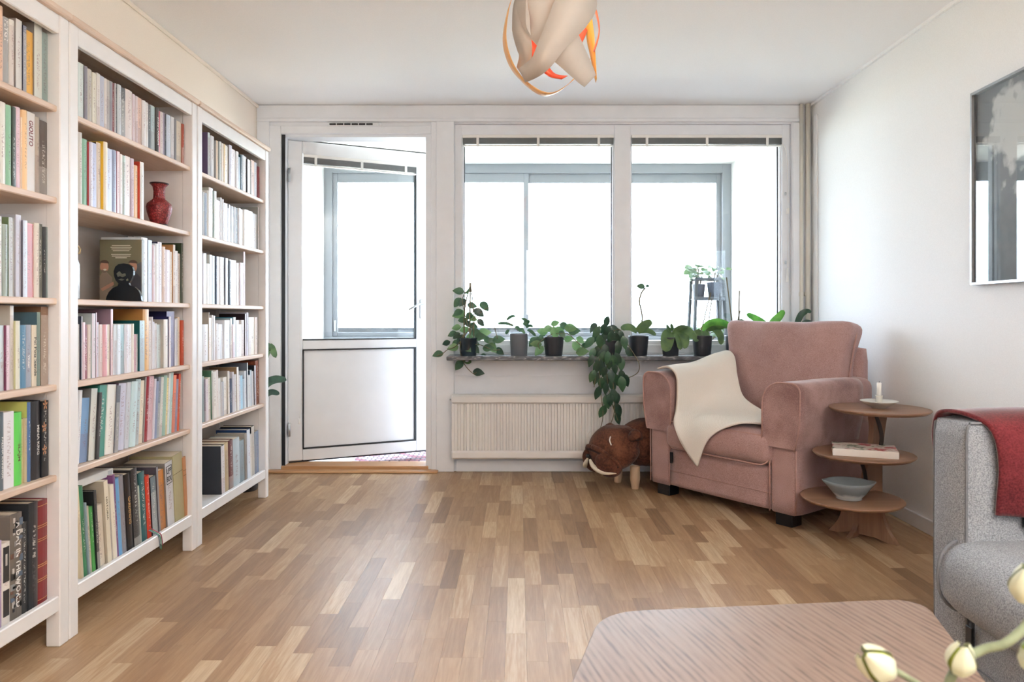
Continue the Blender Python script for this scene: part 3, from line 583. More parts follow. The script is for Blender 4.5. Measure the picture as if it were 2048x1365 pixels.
DATA = {
 (0, 0): (0, 0, 6.5, 0, '-30 36 80 e8c2a8;42 108 230 a9a9a9;110 184 265 ece9e2;205 285 260 e2e1de/8c8480;300 345 340 7c8090/26283a;346 425 400 e8b253/3a3340;445 545 320 dfe2da/8b8680;548 620 430 8fa29e;620 640 430 0e4a48'),
 (0, 1): (0, 195, 6.66, 0, '-20 74 65 eceae2;76 150 110 8fbfa2;150 212 130 3a4034;212 268 135 ecd2de;270 296 265 f6e2c8;297 362 175 f3cf9f;366 464 205 e9e5e1;468 524 265 b5aca0;530 636 320 5f5550'),
 (0, 2): (0, 415, 7.185, 0, '-40 24 130 eef0ee;26 112 245 a3b0a8;120 202 150 cdd6d4/6a7a58;225 302 110 c8c6d2/9a9aa0;330 394 190 cfd6e2/5a5660;400 478 230 d98a8e;486 566 230 ece6da;570 608 240 6f7069;612 662 285 33363a;662 694 285 7f8f8c'),
 (0, 3): (0, 600, 7.185, 0, '-10 54 370 dceaf2;56 90 370 6a2c48;92 140 370 ecd8e2;146 196 80 e6e3dc/b5b2a8;205 288 305 e9eadc/c5c69a;292 374 365 5a86a4;380 448 362 a2a8b6;452 528 365 e3d9c6;530 580 180 7f9590/4c6470;582 692 100 7a5c46'),
 (0, 4): (0, 790, 6.5, 0, '-10 44 230 5a6670;48 180 225 ecebf0;182 280 230 62c95a;282 298 320 d8cfa0;300 352 305 b9a98a;354 398 95 4a6a98/d5d47a;402 520 85 2e2c2e;540 630 80 15191f'),
 (0, 5): (0, 980, 4.7, 0, '-12 14 480 b9a6c8;14 92 500 e6e0d8;95 205 225 6a625a;205 255 310 3a3b3c;262 355 120 2c2e31;360 448 100 7a2428;450 550 65 6f4f38'),
 (1, 0): (150, 115, 6.204, 0, '42 106 75 dfe8e6;112 156 115 8d8c96/2b2f38;156 206 150 c4bfb6;208 262 195 e3dfd0;268 310 200 ded9d4;314 362 235 b9bccb;364 392 265 e2dcd8;394 430 280 b8b2ad;432 466 300 8f9096;466 484 320 7a2f38;486 502 322 d3cfd2;506 520 335 26262e;522 572 345 cdd3d8;574 624 380 5d5b5e;626 708 410 e6dcd9;710 744 460 e0d3da;746 778 485 e2d6da;780 824 505 d9b7a6;832 878 540 e6e3e3;880 908 565 ece9e6;910 940 590 403d3a;942 990 605 b7c9cb;998 1040 630 4b4947;1040 1056 665 c9485a;1058 1090 680 e2d8d6;1092 1112 690 9c8fa0;1112 1134 705 2c2530;1136 1184 720 cfd9e6;1186 1228 745 d9dade;1230 1258 770 8c8d92;1260 1318 800 ded2bf;1320 1352 830 a65440'),
 (1, 1): (150, 255, 6.204, 0, '40 86 65 e0ddd8;88 150 150 8fbda6;174 218 190 dcd9e6/b04048;220 266 195 b4b9d6;268 320 195 e5d8c9/4a4038;352 404 185 f1e6cf/e0b83a;408 458 265 c3cbe0/8a93b5;462 514 285 8a93ad/3a4258;516 556 302 e6cdd0/b04a55;558 588 335 ece6e2;590 626 355 c7dcd6/8fb9b0;628 682 362 efe2db/2b3346;684 730 390 d9cddd/9a8fa8;732 778 475 f6d3ad/e8b07a;806 854 435 eef3f0/b5402f'),
 (1, 2): (150, 470, 8.904, 0, '1180 1290 55 e9ecee;1292 1370 100 c5d2e2;1372 1420 185 e8d5de;1422 1490 160 ebebec;1492 1545 135 e3dfe6/3b3b55;1548 1605 215 eeded6;1612 1690 270 e8dfe6/7a5a6a;1692 1726 305 efe6d8;1728 1785 180 ede6e0/b08050;1788 1832 290 f1ecea;1834 1872 335 ecdcd2;1884 1925 150 5b5c50/2f3d2a'),
 (1, 3): (150, 610, 8.805, 0, '58 78 345 f0eef0;100 126 205 d9dbea/2f3342;140 180 310 ecd3da;186 214 350 8e4a58;218 276 350 e9e0da;298 358 155 e9e7f0/b5bfc0;366 386 140 e8d8e6/3a3340;390 416 310 dadae8;426 484 350 ece2e0;500 566 350 e6b3bb;568 612 350 efe6d4;624 670 80 efdbe0/8d7686;690 734 350 dfeaf0;748 802 350 dfe8f2;804 862 350 a9c8d0;876 944 350 e6e5ee;946 994 350 f2f2f6;996 1040 335 ece8e0;1046 1076 520 d8b7c4;1078 1104 520 e2e2ea;1140 1226 280 b7d3dc/0d4a4c;1228 1300 80 d9a860/a87840;1302 1340 280 e6ddd8;1342 1372 215 dfdfe4;1374 1400 300 cfcfd8;1402 1440 330 eef0f4;1442 1506 350 d8e6ea;1560 1636 260 f4f1ee/b0aaa0;1650 1690 210 e6e6ee/1d1d4a;1692 1750 120 8a88a8/15153c;1752 1782 260 eceaf0;1784 1808 240 d6d8de;1810 1842 220 e0cdb8;1850 1916 275 b5492f'),
 (1, 4): (150, 735, 6.5, 4.5, '40 76 300 f2f2f4;80 172 405 7fa6cf/56779c;182 275 280 d9dcd6/6a6a68;300 336 330 4a4a4c/2a2a2c;340 398 235 4f9488/3f8a7c;412 516 230 f1efe8;532 578 240 5c606a;584 650 215 cfd0e2/7a6a86;664 714 200 d0d4dc;724 800 190 cfe6ea;804 842 160 b9cdd0;846 888 175 eee2cc;892 916 120 8e8a86;918 956 110 8e1f2a;958 1012 115 ecc9d0;1018 1046 150 dcd9e2;1050 1078 185 8792b0;1082 1106 125 707884;1110 1142 130 dfe0dc;1148 1186 110 9fc0b4;1188 1206 140 f0e0a8;1208 1232 70 eef2f2;1234 1268 65 b9d8d8;1272 1308 105 ec8a6a;1312 1336 155 9a9cb8;1340 1366 85 c0583c/8f2028'),
 (1, 5): (150, 895, 4.964, -5.5, '38 62 385 ead9b8;64 100 375 3f7d58;110 134 540 8fa0a8;136 152 580 c9bfae;154 190 578 4f9a50;205 232 420 3a3836/1e1e20;238 282 575 e6dccc;306 345 320 e9dfc8/b7ac98;347 362 540 c8bfae;364 402 362 f0e9d9;404 416 262 7a4a78;418 452 300 6fa9d6;454 496 270 8d8b90;504 562 255 2a2523;572 630 205 33302f;632 650 380 b9c2b0;652 702 240 2f5f62;704 748 275 c9402c;760 812 285 6f8088/1a1c22;820 838 185 8a8a8e/4a4650;840 890 230 c9823a;906 976 140 d4d3d6/7a7673;984 1074 65 a89f78;1082 1110 90 b98258;1112 1140 88 a56a42'),
 (2, 0): (400, 255, 9.1, 0, '140 180 100 dcebee/5a4a68;190 212 150 e6e8ee;214 256 165 f2f2f4;290 330 250 efe0cc/9a9a9a;350 388 265 dfe4e4/8f9a9a;400 432 295 eee0d4;440 462 310 f2d9a8;464 508 330 f0e8da;528 580 330 dfe2f2/8d8a90;582 640 400 f2ecee;648 700 445 eeeef0;704 730 540 7d96a4;734 768 500 23424e;770 804 510 dfe6ea;806 842 535 f4f4f6;864 912 590 eee8ea/14141e;914 936 610 8d847a;938 988 605 f0d6c8;990 1036 645 dfe6f0;1040 1086 720 8a3a40'),
 (2, 1): (400, 365, 9.1, 0, '62 80 180 e8ecf0;88 120 200 bcd0e6;140 184 155 f0eeea;190 234 105 e0dad6/b8bab0;250 300 165 e9f2f2/8aa6a0;304 330 320 eeeef2;334 364 340 eedde4;366 394 280 ececf4;398 430 310 f0f0f4;442 500 385 f2f2f2;504 528 475 dfe0e8;530 552 410 c8ccd4;556 594 435 dfe6ee;596 612 450 23283c;614 648 450 e6eaf2;650 682 470 4a4644;686 742 475 f2f2f4;746 778 495 f4f2f0;782 824 500 f0eeec;828 884 505 f2f2ee;888 960 530 f4f4f4;962 1032 575 f2f2f4;1040 1072 455 f0eaea/8d8f8d'),
 (2, 2): (400, 495, 10.5, 0, '70 90 130 e8e6ec;92 130 130 f0f0f0;136 200 345 eef0ee;206 254 160 f2f4f2/c9ccc6;256 312 180 cfe0ee;314 356 190 2a3448;358 396 195 e6e2ea;400 452 205 f0eeee;454 512 215 eef2f2;526 590 230 e4ecf4/2a2a48;600 656 280 262a38;658 756 270 f0f6f2;758 816 335 f4f0ee;838 916 330 ece6ee;918 946 95 f4e8f0/a8a4a0'),
 (2, 3): (400, 615, 11.38, 0, '55 184 390 eeeef2;186 212 120 f0e0d0/b5ada0;216 264 240 f4ece4;270 300 180 e8ecf0;304 342 195 e6e6ee;346 400 370 f2f2f4;402 448 390 f4f4f6;452 530 390 dfe2e8;556 680 295 eef0f6;690 730 255 f0eef0/93a0a4;750 790 390 f0e2ea;792 812 230 dfe6ea/4f8aa0;826 880 295 eef2f6;884 940 390 f4eef0;944 1002 290 f4ece8;1014 1048 150 ece8ee/2a1418;1056 1098 120 dfe2f4;1110 1164 230 f0eee6;1166 1230 230 eeeadc;1240 1310 230 e6d8d0'),
 (2, 4): (400, 715, 9.1, -2.0, '40 78 350 8a9a9a;80 106 405 6f5a6a;108 150 400 efe6ec;152 192 370 f0ece0;204 240 245 dfe6e2/4f7a60;246 300 265 e9e6e0;302 334 235 e8e0da;338 376 385 e6e4e2;386 408 450 c6c2c4;410 436 450 b9bcc4;440 488 365 f0ece4;494 540 250 eceae6/9a948c;542 584 400 1d3358;586 620 270 dcdde8;622 664 315 d8d8da;668 706 180 eeeae6/9a7d5c;708 736 330 dfe0ea;738 776 335 a9d6ec;778 812 390 b9cad8;814 846 250 e4e8ee;848 876 100 eef0f2/6a7484;878 916 330 d6dade;920 944 235 bfc8d0/2a3a4a;946 974 255 e6e6ea;984 1020 150 c6c8d2/1c1c20;1026 1078 60 8a4a30'),
 (2, 5): (400, 830, 7.18, -3.0, '305 356 440 e6e4e8/2b2d33;358 408 405 c9b48a;412 476 365 5a1f1f;478 570 345 b9c6cc;574 636 365 7f9098;640 674 265 9a948c;678 722 210 e0e6f0/1c3a66;724 742 280 e0dcd6;744 782 165 c8c2b8/14161e;784 810 260 9aa6b8;812 868 235 8fa4c4;872 892 140 a98e6c'),
}
XB = -1.474                                       # usual plane of the spines
BOOKS = {}
PLAIN = {(0, 0, 1), (0, 1, 6), (0, 3, 7), (0, 4, 0), (0, 4, 2), (0, 4, 6), (0, 5, 2), (1, 0, 22), (1, 5, 13), (1, 5, 7)}
for (u, s), (ox, oy, sc, lean, txt) in DATA.items():
    ylo = UNITS[u][0] + .0435; yhi = UNITS[u][0] + BW - .0435
    zt = SHZ[s]; zmax = (SHZ[s - 1] - .026) if s else 1.955
    rows = []
    for e in txt.split(';'):
        a, b, c, col = e.split(' '); cc = col.split('/')
        rows.append((ox + float(a) / sc, ox + float(b) / sc, oy + float(c) / sc, cc[0], cc[-1]))
    prevx, prevY, prevX = None, ylo, XB; out = []
    for i, (x0, x1, yt, col, cov) in enumerate(rows):
        gap = 0 if prevx is None else max(0, x0 - prevx)
        jit = RND.uniform(-.004, .002)
        Xs = XB + jit
        if prevx is None: Yl = max(ylo, F * Xs / (x0 - CX)) if x0 > 1 else F * Xs / (x0 - CX)
        elif gap * sc > 7 and gap > .5:
            Xp = min((x0 - CX) * prevY / F, XB + .028); Xs = max(Xp, XB + .003); Yl = max(prevY, F * Xs / (x0 - CX))
        else: Yl = prevY
        Yr = F * Xs / (x1 - CX); Yr = max(Yr, Yl + .0055)
        if Yr > yhi - .001:
            if Yl > yhi - .006: break
            Yr = yhi - .001
        ym = (Yl + Yr) / 2; top_ = CH + (CY - yt) * ym / F; h = max(.10, min(top_, zmax) - zt)
        out.append((Xs, Yl, Yr, h, col, cov)); prevx, prevY, prevX = x1, Yr, Xs
    n = len(out)
    for i, (Xs, Yl, Yr, h, col, cov) in enumerate(out):
        t = Yr - Yl - .0004; ca, sa = math.cos(math.radians(lean)), math.sin(math.radians(lean))
        size = 'slim' if t < .013 else ('thick' if t > .034 else 'medium')
        pos = ORD[n - 1 - i] + ' from the door end'
        lab = '%s %s book, %s, %s, %s' % (size, colname(col), pos, SHN[s], UNITS[u][1])
        d = min(max(.115, h * .62), .215)
        y = Yl - math.tan(math.radians(lean)) * h * .5 * -1 if lean else Yl
        y = Yl - math.tan(math.radians(lean)) * h * .5
        y = max(y, ylo + (max(0, -sa * h) if lean < 0 else 0)); 
        if lean > 0: y = min(y, yhi - t - sa * h)
        o = book('book', (Xs, y, zt + (abs(sa) * t if lean > 0 else 0) + .0005), t, h * (ca if lean else 1), d, col, cov, RND.uniform(.01, .99), lab, 'books on the shelves', -math.radians(lean), hard=RND.random() < .6, plain=(u, s, i) in PLAIN or col in ('7a2428', '6f4f38', 'a89f78', 'b98258', 'a56a42'))
        BOOKS[(u, s, i)] = (o, t, h)
def T(u, s, i, txt, ink, f0, f1, wf, yoff=.5):
    if (u, s, i) not in BOOKS: return
    o, t, h = BOOKS[(u, s, i)]; title(o, txt, h, t, ink, h * (1 - f0), h * (f1 - f0), t * wf, yoff)
T(0, 0, 1, 'FLYGT', 'w', .04, .36, .62); T(0, 1, 6, 'GIOLITO', 'r', .1, .42, .5); T(0, 3, 6, 'Vinter', 'w', .48, .7, .3); T(0, 3, 7, 'Pol Pots leende', 'k', .2, .83, .45)
T(0, 4, 0, 'FALLNA KVINNOR', 'w', .32, .85, .36); T(0, 4, 2, 'SLAJM', 'd', .43, .67, .42); T(0, 4, 6, 'MINA KRIG', 'w', .31, .69, .34, .72); T(0, 5, 2, 'A DAY IN THE WORLD', 'w', .08, .9, .42, .62)
T(1, 0, 22, 'STIEG LARSSON', 'w', .2, .8, .5); T(1, 5, 13, 'GARDENING', 'g', .3, .66, .45); T(1, 5, 7, 'HISTORIA', 'd', .2, .48, .4)
def box_title(u, s, i, txt, ink, ztop, hh, wf):
    o, t, h = BOOKS[(u, s, i)]; src = text_mesh(txt); xs = [q.co.x for q in src.vertices]; ys = [q.co.y for q in src.vertices]
    v = [(.0008 + o['spine_bulge'], t * .5 + ((q.co.x - min(xs)) / (max(xs) - min(xs)) - .5) * t * wf, h * ztop - hh * (1 - (q.co.y - min(ys)) / (max(ys) - min(ys)))) for q in src.vertices]
    me = mesh('spine_title', v, [tuple(p.vertices) for p in src.polygons]); me.materials.append(INK[ink]); link('spine_title', me, o.children[0])
if (1, 5, 21) in BOOKS:
    box_title(1, 5, 21, 'UPP', 'k', .90, .024, .6); box_title(1, 5, 21, 'BOK', 'k', .78, .024, .6)
    o, t, h = BOOKS[(1, 5, 21)]
    q = MB()
    for a, b, c, d in ((.12, .16, .66, .93), (.84, .88, .66, .93), (.12, .88, .925, .935), (.12, .88, .655, .665)): q.box(.0005, .0008 + o['spine_bulge'], t * a, t * b, h * c, h * d)
    q.build('spine_border', INK['k'], o.children[0])
# gilt bands on the leather-bound spines
for key, ink, zs in (((0, 5, 5), 'g', (.95, .76, .74, .63, .61, .38, .36, .24, .22, .04)), ((0, 5, 6), 'd', (.93, .91, .88, .16, .13, .10)), ((1, 5, 22), 'd', (.72,)), ((1, 5, 23), 'd', (.70, .78)), ((1, 5, 24), 'd', (.70, .78))):
    if key in BOOKS:
        o, t, h = BOOKS[key]
        bg_ = o['spine_bulge']
        for z in zs: MB().tube([(bg_ * math.sin(math.pi * k / 8), t * k / 8, h * z) for k in range(9)], .0010, 6).build('spine_band', INK[ink], o.children[0])
if (0, 5, 2) in BOOKS:      # patchwork of small photographs on the big spine
    o, t, h = BOOKS[(0, 5, 2)]; r = random.Random(4); pals = [paint('photo_print_%s' % n, c, .4) for n, c in (('grey', '8a8a88'), ('dark', '2c2b2a'), ('brown', '6a4a3c'), ('pale', 'c8c4be'), ('blue', '5a6a7c'))]
    for k in range(34):
        a = r.uniform(0, .8); z = r.uniform(.02, .92); MB().box(.0006, .0036, t * a, t * min(1, a + r.uniform(.12, .35)), h * z, h * min(.99, z + r.uniform(.02, .07))).build('spine_photo', pals[k % 5], o.children[0])
if (0, 5, 1) in BOOKS:
    o, t, h = BOOKS[(0, 5, 1)]
    for a, b in ((.52, .95), (.1, .42)): MB().box(.001, .0042, t * .2, t * .8, h * a, h * b).build('spine_photo', pals[1], o.children[0])
    MB().box(.0030, .0046, t * .38, t * .58, h * .72, h * .86).build('spine_figure', pals[3], o.children[0])
if (0, 4, 7) in BOOKS:
    o, t, h = BOOKS[(0, 4, 7)]; pt = paint('printed_blossom', 'c8906a', .5)
    for zz, yy in ((.95, .35), (.66, .2), (.36, .25)):
        q = MB()
        for k in range(5):
            a = k * 1.25; q.add([(.0042, t * yy, h * zz), (.0042, t * yy + .008 * math.cos(a), h * zz + .012 * math.sin(a)), (.0042, t * yy + .012 * math.cos(a + .35), h * zz + .018 * math.sin(a + .35)), (.0042, t * yy + .008 * math.cos(a + .7), h * zz + .012 * math.sin(a + .7))], [(0, 1, 2, 3)])
        q.build('printed_blossom', pt, o.children[0])
# a flat box lying on the books, loose ribbon markers, standing book with figures, bust, bottle, vase
fb = thing('flat_box', 'flat pale grey box lying on the leaning books, bottom shelf of the middle bookcase', 'box', (-1.495, 2.36, .452))
MB().box(-.19, 0, 0, .30, 0, .026, b=.002).build('box_body', paint('pale_grey_card', 'dfe0de', .6), fb); MB().box(-.001, .0012, .265, .293, .005, .021).build('box_label', paint('box_label', 'b8bcc0', .6), fb)
rb = thing('ribbon_marker', 'green and red book ribbons hanging over the bottom rail of middle bookcase', 'ribbon', (-1.44, 2.885, 0))
for k, (c, dy) in enumerate((('2f7a48', 0), ('8a2434', .012), ('55606a', -.008))):
    q = MB(); pts = spline([(-.03, dy - .01, .185), (-.012, dy - .004, .172), (.004, dy, .158), (.008, dy + .004, .13 - .01 * k), (.006, dy + .010, .10 + .012 * k)])
    v = []; 
    for p in pts: v += [p + Vector((0, -.003, 0)), p + Vector((0, .003, .001)), p + Vector((-.0006, -.003, 0)), p + Vector((-.0006, .003, .001))]
    f = []
    for i in range(len(pts) - 1):
        a = 4 * i; f += [(a, a + 1, a + 5, a + 4), (a + 3, a + 2, a + 6, a + 7), (a + 2, a, a + 4, a + 6), (a + 1, a + 3, a + 7, a + 5)]
    q.add(v, f, 0, True); q.build('ribbon', paint('ribbon_silk_%d' % k, c, .5), rb)
# face-out book with two laughing people printed on an olive cover
z3 = SHZ[2]; fo = thing('face_out_book', 'olive green book facing out with two laughing people printed on it', 'book', (-1.545, 2.790, z3 + .0005), 0)
fo.scale = (1.24, 1, 1.1)
ol = paint('olive_cover_print', '6f6a52', .4); MB().box(-.062, .070, .0, .018, 0, .218, b=.0015).build('cover', ol, fo)
MB().box(-.060, .066, .0022, .0158, .002, .2165).build('pages', M['pages'], fo)
prt = {n: paint('cover_print_' + n, c, .45) for n, c in (('skin', 'b98a72'), ('hair', '4a3a30'), ('shirt', '8c7c6c'), ('dark', '3a3c44'), ('text', 'dcd8c4'), ('beard', '7a6a5c'), ('grey', '57595a'))}
def disc(cx, cz, rx, rz, n=16, a0=0, a1=6.2832, y=-.0006):
    return [(cx + rx * math.cos(a0 + (a1 - a0) * k / n), y, cz + rz * math.sin(a0 + (a1 - a0) * k / n)) for k in range(n)]
def printed(name, pts, m, y):
    n = len(pts); MB().add([(p[0], y, p[2]) for p in pts], [tuple(range(n))]).build(name, prt[m], fo)
printed('printed_panel', [(.02, 0, .002), (.0695, 0, .002), (.0695, 0, .14), (.02, 0, .11)], 'grey', -.0004)
for cx, sg, sh in ((-.046, 1, 'shirt'), (.043, -1, 'dark')):
    printed('printed_body', [(cx - .015 if cx < 0 else cx - .024, 0, .002), (cx + .026, 0, .002), (cx + .024, 0, .085), (cx + .008, 0, .103), (cx - .008, 0, .103), (cx - .0155 if cx < 0 else cx - .024, 0, .085)], sh, -.0008)
    printed('printed_arm', [(cx - .012 * sg, 0, .045), (cx - .006 * sg, 0, .036), (cx + .03 * sg, 0, .058), (cx + .028 * sg, 0, .070)][::1], 'skin', -.0012)
    printed('printed_head', disc(cx, .122, .0135, .020), 'skin', -.0014)
    printed('printed_hair', disc(cx, .134, .0145, .012, 16, 0, 3.14), 'hair', -.0016)
    printed('printed_beard', disc(cx, .111, .011, .010, 12, 3.14, 6.28), 'beard', -.0016)
    printed('printed_mouth', disc(cx + .002 * sg, .112, .0055, .0035, 10), 'text', -.0018)
for i, wv in enumerate((.058, .066, .06, .052, 0, .062, .058, .036)):      # lines of small print
    if wv: printed('printed_line', [(-wv / 2 + .006, 0, .196 - i * .0062), (wv / 2 + .006, 0, .196 - i * .0062), (wv / 2 + .006, 0, .1985 - i * .0062), (-wv / 2 + .006, 0, .1985 - i * .0062)], 'text', -.0008)
bu = thing('bust_ornament', 'glossy black cut-out bust standing before the olive book', 'ornament', (-1.476, 2.70, z3 + .0005), 0)
bu.scale = (1.2, 1, 1.05)
sil = [(-.056, 0), (.056, 0), (.054, .018), (.046, .038), (.034, .050), (.018, .056), (.016, .064), (.024, .074), (.030, .092), (.031, .108), (.026, .122), (.015, .131), (0, .134), (-.016, .131), (-.026, .122), (-.031, .106), (-.030, .090), (-.025, .074), (-.016, .062), (-.018, .054), (-.034, .046), (-.046, .032), (-.053, .016)]
gb = paint('glossy_black_lacquer', '0c0f12', .18)
MB().prism(sil, -.006, .006, 0, Matrix.Rotation(math.pi / 2, 4, 'X')).build('bust', gb, bu)
gm = paint('smoked_grey_inlay', '55564c', .25)
for pts in ([(-.022, .098), (-.012, .106), (-.004, .096), (.006, .098), (.008, .090), (-.002, .084), (-.010, .088), (-.018, .086)], [(-.016, .076), (-.006, .080), (.004, .077), (-.004, .072)], [(.008, .076), (.014, .080), (.016, .072), (.010, .070)]):
    MB().prism(pts, .0062, .0072, 0, Matrix.Rotation(math.pi / 2, 4, 'X')).build('face_inlay', gm, bu)
bo = thing('twine_bottle', 'pale bottle with a cloth wrapped neck on the third shelf of the middle bookcase', 'bottle', (-1.482, 2.382, z3 + .0005))
MB().lathe([(0, 0), (.026, 0), (.028, .004), (.028, .115), (.024, .128), (.013, .14), (.012, .2), (.0, .2)], 20).build('bottle_body', paint('pale_blue_glass_bottle', 'dde4ea', .2, .1, 40), bo)
MB().lathe([(.0135, .138), (.020, .142), (.021, .15), (.016, .17), (.017, .185), (.014, .205), (.0, .212)], 16).tube([(.02, 0, .15), (.032, 0, .152), (.034, 0, .165), (.022, .004, .178)], .003, 6).build('neck_wrap', paint('natural_twine', 'b8a27c', .9, .2, 200, .6, 300), bo)
# the carved red vase
def vase_mat():
    g = NT('carved_red_lacquer'); co = g.coords('Object'); vo = g.n('ShaderNodeTexVoronoi', feature='DISTANCE_TO_EDGE', i_Scale=85.0); g.l(co, vo.inputs['Vector'])
    g.l(g.ramp(vo.outputs[0], [(0.02, lin('5a1a1c')), (0.12, lin('8e2f30'))]), g.b.inputs['Base Color']); g.b.inputs['Roughness'].default_value = .4; g.bump(vo.outputs[0], .8, .004); return g.m
vm, vd = vase_mat(), paint('dark_vase_glaze', '2a1a1a', .4)
va = thing('carved_vase', 'carved dark red vase with two small handles on the second shelf', 'vase', (-1.505, 3.02, SHZ[1] + .0005))
MB().lathe([(.030, .012), (.034, .02), (.047, .06), (.050, .082), (.047, .096), (.034, .108), (.024, .116), (.0225, .125), (.022, .15), (.025, .168), (.034, .178)], 40).build('vase_body', vm, va)
MB().lathe([(0, 0), (.031, 0), (.031, .012), (.028, .0125)], 32).build('vase_foot', vd, va)
MB().lathe([(.034, .178), (.037, .181), (.036, .184), (.030, .182), (.022, .168), (.019, .15)], 40).build('vase_rim', vd, va)
for s in (-1, 1): MB().tube([(0, s * .046, .088), (0, s * .055, .095), (0, s * .054, .104), (0, s * .045, .099)], .0038, 8).build('handle', vm, va)
# ------------------------------------------------------------------ pink armchair
M['pink'] = fabric('dusty_pink_chenille', 'b49490', '8e6e6a', 420, 0.9, 0.3, .22)
M['pinkv'] = fabric('dusty_pink_velvet_cover', 'ac8c87', '7e5f5b', 260, 0.8, 0.35, .6, 7)
M['pipe'] = paint('pink_piping', 'a8837b', .85, .1, 90)
M['foot'] = paint('black_stained_foot', '121214', .4, .1, 30)
AC = thing('armchair', 'dusty pink upholstered armchair with slip-covered arms before the window', 'armchair', (1.06, 3.85, 0), math.radians(-53.3))
AC.scale = (1.025, 1, 1)
def tube(name, pts, r, mat, parent, n=6, closed=False): return MB().tube(pts, r, n, closed=closed).build(name, mat, parent)
AL = .735
soft('base', M['pink'], AC, -.33, .33, .008, AL, .065, .285, .018, 6)
MB().tube([(-.325, .006, .155), (.325, .006, .155)], .0022, 5).build('seam', M['pipe'], AC)
for s in (-1, 1):
    a, b = (s * .462, s * .318); x0, x1 = min(a, b), max(a, b)
    soft('arm_panel', M['pink'], AC, x0, x1, 0, AL, .062, .60, .02, 8)
    xo = s * .318; tube('piping', [(xo, -.001, .07), (xo, -.001, .40)], .004, M['pipe'], AC)
    tube('piping', [(s * .458, .0, .075), (s * .46, -.001, .40)], .0035, M['pipe'], AC)
    # arch profile: the inner shoulder is rounder than the outer one
    def arch_prof(g=0.0, zb=.39):
        xi, xo_, zt, ri, ro = .288 - g, .482 + g, .715 + g, .105, .045; pts = [(xo_ - .012, zb)]
        pts += [(xo_ + .012, .52)]
        pts += [(xo_ + .014 - ro + ro * math.cos(t), zt - ro + ro * math.sin(t)) for t in [math.pi / 2 * k / 6 for k in range(7)]]
        pts += [(xi + ri + ri * math.cos(t), zt - ri + ri * math.sin(t)) for t in [math.pi / 2 + math.pi / 2 * k / 8 for k in range(9)]]
        return pts + [(xi, zb)]
    q = MB(); rings = []; ys = [(-.020, .014), (-.024, .004), (-.020, 0)] + [(.02 + .0535 * k, 0) for k in range(11)] + [(.556, .001)]
    for yy, inset in ys:
        pr = arch_prof(-inset, .388); ring = []
        for k, (x_, z_) in enumerate(pr):
            wv_ = .0045 * math.sin(yy * 26 + z_ * 22 + s) * (1 if k < 4 else .3) if .03 < yy < .5 else 0
            dz = .007 * math.sin(yy * 15 + s) * (1 if z_ < .40 else 0)
            ring.append(Vector((s * (x_ + wv_ + (.006 * max(0, 1 - abs(z_ - .50) / .15) if k < 4 else 0)), yy, z_ + dz - .006 * max(0, yy) * (z_ > .6))))
        rings.append(ring)
    m_ = len(rings[0]); v_ = [p for r in rings for p in r]; f_ = []
    for i in range(len(rings) - 1):
        for k in range(m_ - 1):
            qd = (i * m_ + k, i * m_ + k + 1, (i + 1) * m_ + k + 1, (i + 1) * m_ + k); f_.append(qd if s < 0 else qd[::-1])
    q.add(v_, f_, 0, True); q.add(rings[0], [tuple(range(m_)) if s > 0 else tuple(range(m_ - 1, -1, -1))]); q.add(rings[-1], [tuple(range(m_ - 1, -1, -1)) if s > 0 else tuple(range(m_))]); q.build('arm_slipcover', M['pinkv'], AC)
    x0, x1 = sorted((s * .478, s * .292))
    soft('arm_rest', M['pink'], AC, x0, x1, .02, AL, .45, .708, .06, 10)
    tube('piping', [(s * x_, -.0235, z_) for x_, z_ in arch_prof(-.002, .39)], .0042, M['pipe'], AC)
def seatf(p):
    q = p.copy(); 
    if p.y < .06: q.x *= 1.045
    q.z += .006 * math.sin(p.x * 7); return q
soft('seat_cushion', M['pink'], AC, -.322, .322, -.035, .60, .288, .452, .055, 14, (.0, .012, .018), None, seatf)
lp_ = []
for cx_, cz_, a0 in ((.272, .40, 0), (-.272, .40, 90), (-.272, .335, 180), (.272, .335, 270)): lp_ += [(cx_ + .045 * math.cos(math.radians(a0 + k * 15)), -.040 + .030 * (abs(cx_ + .045 * math.cos(math.radians(a0 + k * 15))) / .317) ** 8 + .010 * abs(math.sin(math.radians(a0 + k * 15))), cz_ + .042 * math.sin(math.radians(a0 + k * 15))) for k in range(7)]
tube('piping', lp_, .0042, M['pipe'], AC, 6, True)
soft('back_frame', M['pink'], AC, -.335, .44, .655, AL + .002, .065, .87, .03, 8)
BM = Matrix.Translation((.04, .535, .455)) @ Matrix.Rotation(math.radians(-10), 4, 'X')
def ears(p):
    q = p.copy(); u, w_ = p.x / .365, (p.z - .27) / .27
    k = max(0, abs(u) + abs(w_) - 1.35); q.x += math.copysign(.05 * k, u); q.z += math.copysign(.04 * k, w_) if w_ > 0 else 0
    q.z += .010 * math.cos(u * 1.6) * (w_ > .5) - .012 * (w_ > .5)
    q.y += .006 * math.sin(p.x * 22) * max(0, w_) + .012 * math.sin(p.x * 5 + p.z * 9)
    return q
soft('back_cushion', M['pink'], AC, -.365, .365, -.09, .085, 0, .545, .048, 18, (.0, .045, .01), BM, ears)
hem = []
for k in range(64):
    t = 2 * math.pi * k / 64; c, s_ = math.cos(t), math.sin(t); e = .22
    p = Vector((.368 * math.copysign(abs(c) ** e, c), 0, .2725 + .276 * math.copysign(abs(s_) ** e, s_))); p = ears(p); p.y = 0; hem.append(BM @ p)
tube('piping', hem, .005, M['pipe'], AC, 6, True)
for x in (-.39, .375):
    for y in (.03, AL - .11): MB().box(x - .045, x + .045, y, y + .085, 0, .068, b=.003).build('foot', M['foot'], AC)
